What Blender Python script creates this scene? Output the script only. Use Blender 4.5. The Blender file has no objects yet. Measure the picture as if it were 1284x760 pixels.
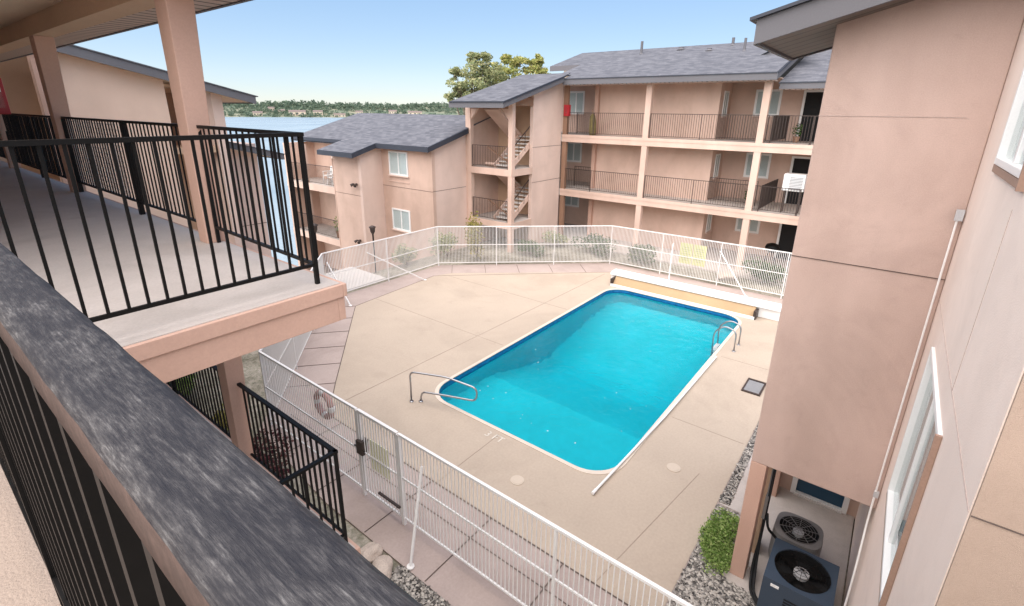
import bpy, bmesh, math, random
from mathutils import Vector, Matrix, noise
from mathutils.geometry import tessellate_polygon
random.seed(7)
sc = bpy.context.scene
col = sc.collection
ZO = 6.65          # eye height over the pool deck; shapes below are written in eye-relative heights

# ------------------------------------------------------------------ camera
f_, pi_, ro_, ya_, cy_ = 619.24, 0.319276, 0.0118241, 0.6559475, -36.93
h = Vector((math.cos(ya_), math.sin(ya_), 0)); r = Vector((math.sin(ya_), -math.cos(ya_), 0)); u = Vector((0, 0, 1))
fw = h*math.cos(pi_) - u*math.sin(pi_); up = h*math.sin(pi_) + u*math.cos(pi_)
R_ = r*math.cos(ro_) + up*math.sin(ro_); U_ = -r*math.sin(ro_) + up*math.cos(ro_)
cd = bpy.data.cameras.new('camera'); cam = bpy.data.objects.new('camera', cd); col.objects.link(cam)
cam.matrix_world = Matrix(((R_.x, U_.x, -fw.x, 0), (R_.y, U_.y, -fw.y, 0), (R_.z, U_.z, -fw.z, ZO), (0, 0, 0, 1)))
cd.sensor_width = 36; cd.lens = f_/1284*36; cd.shift_y = cy_/1284
cd.clip_start = 0.02; cd.clip_end = 20000
sc.camera = cam

# ------------------------------------------------------------------ light
SUN = Vector((-0.55,-0.02,0.80)).normalized()
w = bpy.data.worlds.new('World'); sc.world = w; w.use_nodes = True
nt = w.node_tree; bg = nt.nodes['Background']
sky = nt.nodes.new('ShaderNodeTexSky'); sky.sky_type = 'NISHITA'; sky.sun_disc = False
sky.sun_elevation = math.asin(SUN.z); sky.sun_rotation = math.atan2(SUN.x, SUN.y)
sky.altitude = 200; sky.air_density = 1.0; sky.dust_density = 0.0; sky.ozone_density = 3.0
gm = nt.nodes.new('ShaderNodeGamma'); gm.inputs[1].default_value = 0.46      # compresses the sky so the dome lights more evenly
nt.links.new(sky.outputs[0], gm.inputs[0])
hs = nt.nodes.new('ShaderNodeHueSaturation'); hs.inputs['Saturation'].default_value = 1.45
nt.links.new(gm.outputs[0], hs.inputs['Color']); tn = nt.nodes.new('ShaderNodeMix'); tn.data_type = 'RGBA'; tn.blend_type = 'MULTIPLY'; tn.inputs[0].default_value = 1; tn.inputs[7].default_value = (0.90, 0.95, 1.06, 1)
nt.links.new(hs.outputs[0], tn.inputs[6]); nt.links.new(tn.outputs[2], bg.inputs[0]); bg.inputs[1].default_value = 0.108
ld = bpy.data.lights.new('sun', 'SUN'); ld.energy = 2.6; ld.angle = math.radians(110); ld.color = (1, 0.90, 0.80)
lo = bpy.data.objects.new('sun', ld); col.objects.link(lo); lo.location = (0, 0, 40)
lo.rotation_euler = SUN.to_track_quat('Z', 'Y').to_euler()
sc.view_settings.view_transform = 'Standard'; sc.view_settings.look = 'None'
sc.view_settings.exposure = 1.88; sc.view_settings.gamma = 1
sc.cycles.max_bounces = 10; sc.cycles.diffuse_bounces = 6; sc.cycles.transparent_max_bounces = 24

# ------------------------------------------------------------------ materials
def newmat(name):
    m = bpy.data.materials.new(name); m.use_nodes = True
    return m, m.node_tree, m.node_tree.nodes, m.node_tree.links, m.node_tree.nodes['Principled BSDF']
def N(nodes, t, **kw):
    n = nodes.new(t)
    for k, v in kw.items():
        if k in n.inputs: n.inputs[k].default_value = v
        else: setattr(n, k, v)
    return n
def texco(nodes, links, scale=(1, 1, 1), obj=True):
    tc = nodes.new('ShaderNodeTexCoord'); mp = nodes.new('ShaderNodeMapping'); mp.inputs['Scale'].default_value = scale
    g = nodes.new('ShaderNodeNewGeometry')
    links.new(g.outputs['Position'] if not obj else tc.outputs['Object'], mp.inputs[0]); return mp.outputs[0]
def ramp(nodes, links, src, p0, c0, p1, c1):
    rp = nodes.new('ShaderNodeValToRGB'); rp.color_ramp.elements[0].position = p0; rp.color_ramp.elements[1].position = p1
    rp.color_ramp.elements[0].color = c0; rp.color_ramp.elements[1].color = c1
    links.new(src, rp.inputs[0]); return rp.outputs[0]
def mixc(nodes, links, fac, a, b, mode='MIX'):
    mx = nodes.new('ShaderNodeMix'); mx.data_type = 'RGBA'; mx.blend_type = mode
    for s, v in ((mx.inputs[0], fac), (mx.inputs[6], a), (mx.inputs[7], b)):
        if isinstance(v, (int, float, tuple)): s.default_value = v
        else: links.new(v, s)
    return mx.outputs[2]
def c4(c, k=1): return (c[0]*k, c[1]*k, c[2]*k, 1)
def rough_mat(name, c, rough=0.85, var=0.12, scale=0.7, fine=60, bump=0.15, bscale=90, streak=0.0, spec=0.3, dist=0.004, stain=0.0, sscale=0.35, crack=0.0):
    m, t, nodes, links, b = newmat(name)
    co = texco(nodes, links, obj=False)
    n1 = N(nodes, 'ShaderNodeTexNoise', Scale=scale, Detail=5.0, Roughness=0.6); links.new(co, n1.inputs[0])
    n2 = N(nodes, 'ShaderNodeTexNoise', Scale=fine, Detail=3.0); links.new(co, n2.inputs[0])
    a = ramp(nodes, links, n1.outputs[0], 0.3, c4(c, 1-var), 0.7, c4(c, 1+var))
    k = ramp(nodes, links, n2.outputs[0], 0.3, (1-var*.9,)*3+(1,), 0.7, (1+var*.5,)*3+(1,))
    cc = mixc(nodes, links, 1.0, a, k, 'MULTIPLY')
    if streak:
        co2 = texco(nodes, links, (0.7, 0.7, 0.22), obj=False)
        n3 = N(nodes, 'ShaderNodeTexNoise', Scale=1.6, Detail=4.0, Roughness=0.5); links.new(co2, n3.inputs[0])
        s = ramp(nodes, links, n3.outputs[0], 0.35, (1-streak, 1-streak*1.1, 1-streak*1.2, 1), 0.6, (1, 1, 1, 1))
        cc = mixc(nodes, links, 1.0, cc, s, 'MULTIPLY')
    if stain:      # worn and washed patches with their own outlines
        for k, (sx, lo_, hi_) in enumerate(((sscale, .50, .60), (sscale*3.1, .56, .70), (sscale*9, .60, .74))):
            ns = N(nodes, 'ShaderNodeTexNoise', Scale=sx, Detail=7.0, Roughness=0.62, Distortion=0.6); mp_ = nodes.new('ShaderNodeMapping'); mp_.inputs['Location'].default_value = (k*7.3, k*3.1, k*5)
            links.new(co, mp_.inputs[0]); links.new(mp_.outputs[0], ns.inputs[0]); q_ = stain*(1, .8, .9)[k]
            cc = mixc(nodes, links, 1.0, cc, ramp(nodes, links, ns.outputs[0], lo_, (1, 1, 1, 1), hi_, (1-q_, 1-q_*1.05, 1-q_*1.1, 1)), 'MULTIPLY')
    if crack:
        nd = N(nodes, 'ShaderNodeTexNoise', Scale=1.3, Detail=5.0); links.new(co, nd.inputs[0])
        cm = mixc(nodes, links, 0.35, co, nd.outputs['Color'])
        vo = N(nodes, 'ShaderNodeTexVoronoi', Scale=crack); vo.feature = 'DISTANCE_TO_EDGE'; links.new(cm, vo.inputs[0])
        cc = mixc(nodes, links, 1.0, cc, ramp(nodes, links, vo.outputs['Distance'], 0.0, (.86, .84, .82, 1), 0.0022, (1, 1, 1, 1)), 'MULTIPLY')
    links.new(cc, b.inputs['Base Color']); b.inputs['Roughness'].default_value = rough
    b.inputs['Specular IOR Level'].default_value = spec
    if bump:
        nb = N(nodes, 'ShaderNodeTexNoise', Scale=bscale, Detail=4.0); links.new(co, nb.inputs[0])
        bp = N(nodes, 'ShaderNodeBump', Strength=bump, Distance=dist); links.new(nb.outputs[0], bp.inputs['Height']); links.new(bp.outputs[0], b.inputs['Normal'])
    return m
M = {}
M['stucco'] = rough_mat('stucco', (0.62, 0.45, 0.37), var=0.07, streak=0.12, bump=0.6, stain=0.07)
M['stucco_light'] = rough_mat('stucco_light', (0.68, 0.525, 0.455), var=0.05, streak=0.08, stain=0.05, bump=0.3)
M['stucco_peach'] = rough_mat('stucco_peach', (0.74, 0.55, 0.44), var=0.05, streak=0.06, bump=0.3, stain=0.04)
M['stucco_lit'] = rough_mat('stucco_lit', (0.86, 0.73, 0.65), var=0.05, streak=0.06, bump=0.5, stain=0.04, sscale=1.0, fine=110)  # stucco copy with the right wall's strong light put into its colour
M['stucco_mauve'] = rough_mat('stucco_mauve', (0.55, 0.412, 0.36), var=0.07, scale=0.6, streak=0.14, bump=0.7, stain=0.08, sscale=0.5, bscale=110, fine=90)
M['stucco_tan'] = rough_mat('stucco_tan', (0.40, 0.30, 0.24), var=0.13, bump=1.0, bscale=260, fine=330, stain=.05, sscale=2)
M['trim'] = rough_mat('trim', (0.64, 0.47, 0.39), var=0.05, streak=0.12, bump=0.2)
M['post'] = rough_mat('post', (0.55, 0.36, 0.285), var=0.05, streak=0.12, bump=0.2)
M['joint_soft'] = rough_mat('joint_soft', (0.48, 0.38, 0.34), bump=0)
M['joint'] = rough_mat('joint', (0.10, 0.075, 0.065), bump=0)
M['concrete_walk'] = rough_mat('concrete_walk', (0.49, 0.44, 0.405), var=0.08, scale=1.1, fine=60, bump=0.3, rough=0.7, stain=0.09, sscale=0.8)
M['concrete_pink'] = rough_mat('concrete_pink', (0.40, 0.325, 0.295), var=0.07, scale=0.9, fine=30, bump=0.2, stain=0.09, sscale=0.5)
M['deck_tan'] = rough_mat('deck_tan', (0.43, 0.355, 0.285), var=0.06, scale=0.45, fine=22, bump=0.15, stain=0.075, sscale=0.28)
M['concrete_white'] = rough_mat('concrete_white', (0.6, 0.57, 0.54), var=0.08, bump=0.1)
M['black_metal'] = rough_mat('black_metal', (0.006, 0.0055, 0.0055), rough=0.5, var=0.2, bump=0.05, spec=0.2)
M['brown_metal'] = rough_mat('brown_metal', (0.05, 0.035, 0.03), rough=0.5, var=0.2, bump=0.0, spec=0.4)
M['white_metal'] = rough_mat('white_metal', (0.76, 0.745, 0.73), rough=0.45, var=0.04, bump=0, spec=0.5)
M['white_plastic'] = rough_mat('white_plastic', (0.78, 0.78, 0.77), rough=0.4, var=0.03, bump=0, spec=0.5)
M['fascia'] = rough_mat('fascia', (0.125, 0.123, 0.135), rough=0.6, var=0.06, bump=0.05)
M['drip'] = rough_mat('drip', (0.04, 0.045, 0.06), rough=0.5, var=0.05, bump=0)
M['ceiling'] = rough_mat('ceiling', (0.72, 0.56, 0.41), var=0.05, bump=0.5)
M['beam'] = rough_mat('beam', (0.52, 0.36, 0.25), var=0.08, bump=0.2)
M['wood_brown'] = rough_mat('wood_brown', (0.28, 0.165, 0.11), var=0.15, bump=0.2)
M['rail_side'] = rough_mat('rail_side', (0.085, 0.056, 0.047), var=0.25, scale=12, fine=150, bump=0.3, bscale=400, dist=.001)
M['walk_stucco'] = rough_mat('walk_stucco', (0.36, 0.285, 0.235), var=0.10, scale=1.5, fine=120, bump=0.9, bscale=150)
M['joint_deck'] = rough_mat('joint_deck', (0.31, 0.25, 0.20), bump=0)
M['trim_brown'] = rough_mat('trim_brown', (0.36, 0.24, 0.185), var=0.1, bump=0.2)
M['reel_tan'] = rough_mat('reel_tan', (0.42, 0.29, 0.17), var=0.1, bump=0.1)
M['blue_door'] = rough_mat('blue_door', (0.012, 0.055, 0.105), rough=0.4, var=0.05, bump=0, spec=0.5)
M['dark'] = rough_mat('dark', (0.012, 0.012, 0.013), rough=0.7, bump=0)
M['red'] = rough_mat('red', (0.42, 0.02, 0.03), rough=0.35, var=0.05, bump=0, spec=0.5)
M['screen_dark'] = rough_mat('screen_dark', (0.09, 0.095, 0.105), rough=0.6, var=0.3, scale=3, bump=0)
M['ac_blue'] = rough_mat('ac_blue', (0.040, 0.060, 0.09), rough=0.4, var=0.1, bump=0.03, spec=0.5)
M['ac_grey'] = rough_mat('ac_grey', (0.20, 0.19, 0.185), rough=0.5, var=0.12, bump=0.03, spec=0.5)
M['galv'] = rough_mat('galv', (0.45, 0.45, 0.46), rough=0.4, var=0.1, bump=0, spec=0.5)
M['sign_yellow'] = rough_mat('sign_yellow', (0.56, 0.57, 0.26), rough=0.5, var=0.04, bump=0)
M['sign_pale'] = rough_mat('sign_pale', (0.82, 0.80, 0.56), rough=0.5, var=0.04, bump=0)
M['sign_text'] = rough_mat('sign_text', (0.34, 0.34, 0.20), rough=0.6, bump=0)
M['ring_pink'] = rough_mat('ring_pink', (0.50, 0.27, 0.24), rough=0.5, var=0.1, bump=0)
M['olive'] = rough_mat('olive', (0.20, 0.16, 0.06), rough=0.7, var=0.2, scale=4, bump=0.1)
M['bark'] = rough_mat('bark', (0.16, 0.12, 0.09), var=0.2, scale=3, bump=0.6, bscale=30)
M['curtain'] = rough_mat('curtain', (0.58, 0.60, 0.60), var=0.05, bump=0)
M['rock'] = rough_mat('rock', (0.50, 0.42, 0.36), var=0.2, scale=4, bump=0.5, bscale=25)
M['far_wall'] = rough_mat('far_wall', (0.62, 0.53, 0.42), var=0.1, bump=0)
M['far_roof'] = rough_mat('far_roof', (0.18, 0.14, 0.13), var=0.1, bump=0)
M['paint_white'] = rough_mat('paint_white', (0.78, 0.77, 0.74), var=0.15, scale=8, bump=0)
M['grey_board'] = rough_mat('grey_board', (0.3, 0.3, 0.31), var=0.1, bump=0)
M['coping'] = rough_mat('coping', (0.60, 0.52, 0.44), var=0.06, bump=0.1)
M['lid'] = rough_mat('lid', (0.52, 0.44, 0.36), var=0.05, bump=0)
M['paint_worn'] = rough_mat('paint_worn', (0.62, 0.57, 0.50), var=0.25, scale=8, bump=0)
M['tile_blue'] = rough_mat('tile_blue', (0.01, 0.12, 0.30), rough=0.25, var=0.3, scale=8, bump=0, spec=0.5)

m, t, nodes, links, b = newmat('steel'); b.inputs['Base Color'].default_value = (0.42, 0.42, 0.44, 1); b.inputs['Metallic'].default_value = 1; b.inputs['Roughness'].default_value = 0.28; M['steel'] = m

# patchy garden soil with needles and pale gravel
def ground_mat():
    m, t, nodes, links, b = newmat('garden_soil'); co = texco(nodes, links, obj=False)
    n1 = N(nodes, 'ShaderNodeTexNoise', Scale=0.5, Detail=8.0, Roughness=0.7); links.new(co, n1.inputs[0])
    n2 = N(nodes, 'ShaderNodeTexNoise', Scale=9.0, Detail=6.0, Roughness=0.8); links.new(co, n2.inputs[0])
    a = ramp(nodes, links, n1.outputs[0], 0.42, (0.20, 0.18, 0.14, 1), 0.58, (0.40, 0.36, 0.31, 1))
    k = ramp(nodes, links, n2.outputs[0], 0.35, (0.45, 0.5, 0.4, 1), 0.62, (1.1, 1.1, 1.1, 1))
    links.new(mixc(nodes, links, 1.0, a, k, 'MULTIPLY'), b.inputs['Base Color']); b.inputs['Roughness'].default_value = 0.95
    bp = N(nodes, 'ShaderNodeBump', Strength=0.8, Distance=0.03); links.new(n2.outputs[0], bp.inputs['Height']); links.new(bp.outputs[0], b.inputs['Normal'])
    return m
M['soil'] = ground_mat()
def gravel_mat():
    m, t, nodes, links, b = newmat('gravel'); co = texco(nodes, links, obj=False)
    v = N(nodes, 'ShaderNodeTexVoronoi', Scale=26.0); links.new(co, v.inputs[0])
    bw = nodes.new('ShaderNodeSeparateColor'); links.new(v.outputs['Color'], bw.inputs[0])
    a = ramp(nodes, links, bw.outputs[0], 0.15, (0.045, 0.04, 0.037, 1), 0.95, (0.45, 0.42, 0.38, 1))
    d = ramp(nodes, links, v.outputs['Distance'], 0.35, (1, 1, 1, 1), 0.75, (0.12, 0.11, 0.1, 1))
    links.new(mixc(nodes, links, 1.0, a, d, 'MULTIPLY'), b.inputs['Base Color']); b.inputs['Roughness'].default_value = 0.85
    bp = N(nodes, 'ShaderNodeBump', Strength=1.0, Distance=0.02); bp.invert = True
    links.new(v.outputs['Distance'], bp.inputs['Height']); links.new(bp.outputs[0], b.inputs['Normal'])
    return m
M['gravel'] = gravel_mat()
def stone_mat():
    m, t, nodes, links, b = newmat('pebble')
    oi = nodes.new('ShaderNodeNewGeometry')
    a = ramp(nodes, links, oi.outputs['Random Per Island'], 0.0, (0.05, 0.045, 0.042, 1), 1.0, (0.50, 0.46, 0.41, 1))
    links.new(a, b.inputs['Base Color']); b.inputs['Roughness'].default_value = 0.8
    return m
M['pebble'] = stone_mat()
def shingle_mat():
    m, t, nodes, links, b = newmat('shingles')
    g = nodes.new('ShaderNodeNewGeometry'); sp = nodes.new('ShaderNodeSeparateXYZ'); links.new(g.outputs['Position'], sp.inputs[0])
    cb = nodes.new('ShaderNodeCombineXYZ'); links.new(sp.outputs[1], cb.inputs[0]); links.new(sp.outputs[0], cb.inputs[1])
    br = N(nodes, 'ShaderNodeTexBrick', Scale=1.0); links.new(cb.outputs[0], br.inputs[0])
    br.inputs['Color1'].default_value = (0.075, 0.078, 0.092, 1); br.inputs['Color2'].default_value = (0.135, 0.138, 0.155, 1)
    br.inputs['Mortar'].default_value = (0.09, 0.09, 0.105, 1); br.inputs['Mortar Size'].default_value = 0.012
    br.inputs['Brick Width'].default_value = 0.33; br.inputs['Row Height'].default_value = 0.15; br.inputs['Bias'].default_value = -0.1
    n = N(nodes, 'ShaderNodeTexNoise', Scale=2.2, Detail=6.0, Roughness=0.75); links.new(g.outputs['Position'], n.inputs[0])
    k = ramp(nodes, links, n.outputs[0], 0.3, (0.75, 0.76, 0.8, 1), 0.7, (1.25, 1.24, 1.22, 1))
    links.new(mixc(nodes, links, 1.0, br.outputs[0], k, 'MULTIPLY'), b.inputs['Base Color']); b.inputs['Roughness'].default_value = 0.85
    bp = N(nodes, 'ShaderNodeBump', Strength=0.5, Distance=0.02); links.new(br.outputs[0], bp.inputs['Height']); links.new(bp.outputs[0], b.inputs['Normal'])
    return m
M['shingles'] = shingle_mat()
def slat_mat(name, c, axis, per, lw=0.16, dk=0.15):
    m, t, nodes, links, b = newmat(name)
    g = nodes.new('ShaderNodeNewGeometry'); sp = nodes.new('ShaderNodeSeparateXYZ'); links.new(g.outputs['Position'], sp.inputs[0])
    mm = N(nodes, 'ShaderNodeMath', operation='MULTIPLY'); links.new(sp.outputs[axis], mm.inputs[0]); mm.inputs[1].default_value = 1/per
    fr = N(nodes, 'ShaderNodeMath', operation='FRACT'); links.new(mm.outputs[0], fr.inputs[0])
    a = ramp(nodes, links, fr.outputs[0], lw*.7, c4(c, dk), lw, c4(c))
    links.new(a, b.inputs['Base Color']); b.inputs['Roughness'].default_value = 0.6
    return m
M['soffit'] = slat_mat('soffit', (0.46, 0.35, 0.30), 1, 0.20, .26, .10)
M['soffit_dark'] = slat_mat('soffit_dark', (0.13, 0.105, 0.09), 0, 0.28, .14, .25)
def glass_mat():
    m, t, nodes, links, b = newmat('window_glass'); out = nodes['Material Output']
    fr = N(nodes, 'ShaderNodeFresnel', IOR=1.5); tr = N(nodes, 'ShaderNodeBsdfTransparent'); tr.inputs[0].default_value = (0.93, 0.96, 0.96, 1)
    gl = N(nodes, 'ShaderNodeBsdfGlossy', Roughness=0.03); mx = nodes.new('ShaderNodeMixShader')
    ge = nodes.new('ShaderNodeNewGeometry'); mt = N(nodes, 'ShaderNodeMath', operation='SUBTRACT'); mt.inputs[0].default_value = 1; links.new(ge.outputs['Backfacing'], mt.inputs[1])
    mu = N(nodes, 'ShaderNodeMath', operation='MULTIPLY'); links.new(fr.outputs[0], mu.inputs[0]); links.new(mt.outputs[0], mu.inputs[1])
    links.new(mu.outputs[0], mx.inputs[0]); links.new(tr.outputs[0], mx.inputs[1]); links.new(gl.outputs[0], mx.inputs[2]); links.new(mx.outputs[0], out.inputs[0])
    return m
M['glass'] = glass_mat()
def pool_water():
    m, t, nodes, links, b = newmat('pool_water'); out = nodes['Material Output']
    fr = N(nodes, 'ShaderNodeFresnel', IOR=1.33); tr = N(nodes, 'ShaderNodeBsdfRefraction', IOR=1.33, Roughness=0.0)
    gl = N(nodes, 'ShaderNodeBsdfGlossy', Roughness=0.02); mx = nodes.new('ShaderNodeMixShader')
    co = texco(nodes, links, obj=False)
    n = N(nodes, 'ShaderNodeTexNoise', Scale=3.5, Detail=4.0, Distortion=0.5); links.new(co, n.inputs[0])
    bp = N(nodes, 'ShaderNodeBump', Strength=0.6, Distance=0.05); links.new(n.outputs[0], bp.inputs['Height'])
    links.new(bp.outputs[0], gl.inputs['Normal']); links.new(bp.outputs[0], tr.inputs['Normal']); links.new(bp.outputs[0], fr.inputs['Normal'])
    links.new(fr.outputs[0], mx.inputs[0]); links.new(tr.outputs[0], mx.inputs[1]); links.new(gl.outputs[0], mx.inputs[2]); links.new(mx.outputs[0], out.inputs[0])
    va = N(nodes, 'ShaderNodeVolumeAbsorption', Density=0.35); va.inputs[0].default_value = (0.0, 0.93, 0.965, 1)
    links.new(va.outputs[0], out.inputs[1])
    return m
M['pool_water'] = pool_water()
M['pool_plaster'] = rough_mat('pool_plaster', (0.02, 0.60, 0.69), rough=0.7, var=0.05, scale=0.8, fine=5, stain=.04, bump=0.0)
def lake_mat():
    m, t, nodes, links, b = newmat('lake_water'); co = texco(nodes, links, (0.02, 0.05, 1), obj=False)
    n = N(nodes, 'ShaderNodeTexNoise', Scale=1.0, Detail=5.0); links.new(co, n.inputs[0])
    a = ramp(nodes, links, n.outputs[0], 0.35, (0.22, 0.28, 0.32, 1), 0.65, (0.30, 0.36, 0.39, 1))
    links.new(a, b.inputs['Base Color']); b.inputs['Roughness'].default_value = 0.25
    n2 = N(nodes, 'ShaderNodeTexNoise', Scale=3.0, Detail=4.0); co2 = texco(nodes, links, (0.4, 0.8, 1), obj=False); links.new(co2, n2.inputs[0])
    bp = N(nodes, 'ShaderNodeBump', Strength=0.6, Distance=0.3); links.new(n2.outputs[0], bp.inputs['Height']); links.new(bp.outputs[0], b.inputs['Normal'])
    return m
M['lake'] = lake_mat()
def leaf_mat(name, c1, c2, c3):
    m, t, nodes, links, b = newmat(name); out = nodes['Material Output']
    g = nodes.new('ShaderNodeNewGeometry')
    rp = nodes.new('ShaderNodeValToRGB'); e = rp.color_ramp.elements; e[0].color = c4(c1); e[1].color = c4(c3); x = e.new(0.5); x.color = c4(c2)
    links.new(g.outputs['Random Per Island'], rp.inputs[0])
    df = nodes.new('ShaderNodeBsdfDiffuse'); tl = nodes.new('ShaderNodeBsdfTranslucent'); mx = nodes.new('ShaderNodeMixShader'); mx.inputs[0].default_value = 0.35
    links.new(rp.outputs[0], df.inputs[0]); links.new(rp.outputs[0], tl.inputs[0]); links.new(df.outputs[0], mx.inputs[1]); links.new(tl.outputs[0], mx.inputs[2]); links.new(mx.outputs[0], out.inputs[0])
    return m
M['leaf_tree'] = leaf_mat('leaf_tree', (0.18, 0.22, 0.07), (0.40, 0.42, 0.15), (0.62, 0.55, 0.24))
M['leaf_grey'] = leaf_mat('leaf_grey', (0.18, 0.22, 0.11), (0.36, 0.39, 0.20), (0.55, 0.52, 0.30))
M['leaf_bush'] = leaf_mat('leaf_bush', (0.10, 0.18, 0.04), (0.24, 0.36, 0.10), (0.42, 0.50, 0.20))
M['leaf_dark'] = leaf_mat('leaf_dark', (0.03, 0.07, 0.02), (0.07, 0.13, 0.04), (0.13, 0.20, 0.07))
M['leaf_purple'] = leaf_mat('leaf_purple', (0.07, 0.02, 0.03), (0.13, 0.05, 0.06), (0.20, 0.12, 0.10))
M['leaf_yellow'] = leaf_mat('leaf_yellow', (0.18, 0.18, 0.05), (0.35, 0.32, 0.10), (0.5, 0.42, 0.18))
M['leaf_far'] = leaf_mat('leaf_far', (0.085, 0.125, 0.095), (0.13, 0.18, 0.13), (0.20, 0.24, 0.17))
def hill_mat():
    m, t, nodes, links, b = newmat('far_hill'); co = texco(nodes, links, obj=False)
    n = N(nodes, 'ShaderNodeTexNoise', Scale=0.02, Detail=8.0, Roughness=0.75); links.new(co, n.inputs[0])
    a = ramp(nodes, links, n.outputs[0], 0.42, (0.08, 0.12, 0.08, 1), 0.64, (0.26, 0.24, 0.17, 1))
    links.new(a, b.inputs['Base Color']); b.inputs['Roughness'].default_value = 1
    return m
M['hill'] = hill_mat()
# weathered handrail: black paint scuffed pale along the grain
def rail_mat():
    m, t, nodes, links, b = newmat('worn_black_paint')
    co = texco(nodes, links, (1, 0.14, 1), obj=False)
    n1 = N(nodes, 'ShaderNodeTexNoise', Scale=420.0, Detail=8.0, Roughness=0.78); links.new(co, n1.inputs[0])
    co1 = texco(nodes, links, (1, 0.3, 1), obj=False)
    n2 = N(nodes, 'ShaderNodeTexNoise', Scale=60.0, Detail=7.0, Roughness=0.75, Distortion=0.4); links.new(co1, n2.inputs[0])
    co3 = texco(nodes, links, (1, 0.05, 1), obj=False)
    n3 = N(nodes, 'ShaderNodeTexNoise', Scale=900.0, Detail=4.0, Roughness=0.75); links.new(co3, n3.inputs[0])
    s = N(nodes, 'ShaderNodeMath', operation='MULTIPLY'); links.new(n1.outputs[0], s.inputs[0]); links.new(n2.outputs[0], s.inputs[1])
    s2 = N(nodes, 'ShaderNodeMath', operation='MULTIPLY_ADD'); links.new(n3.outputs[0], s2.inputs[0]); s2.inputs[1].default_value = 0.34; links.new(s.outputs[0], s2.inputs[2])
    rp = nodes.new('ShaderNodeValToRGB'); links.new(s2.outputs[0], rp.inputs[0]); e = rp.color_ramp.elements
    e[0].position = 0.30; e[0].color = (0.012, 0.012, 0.017, 1); e[1].position = 0.60; e[1].color = (0.17, 0.163, 0.16, 1)
    x = e.new(0.39); x.color = (0.024, 0.023, 0.027, 1); x = e.new(0.475); x.color = (0.058, 0.055, 0.057, 1)
    links.new(rp.outputs[0], b.inputs['Base Color']); b.inputs['Roughness'].default_value = 0.6; b.inputs['Specular IOR Level'].default_value = 0.3
    bp = N(nodes, 'ShaderNodeBump', Strength=0.9, Distance=0.0012); links.new(s2.outputs[0], bp.inputs['Height']); links.new(bp.outputs[0], b.inputs['Normal'])
    return m
M['rail_top'] = rail_mat()

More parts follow.
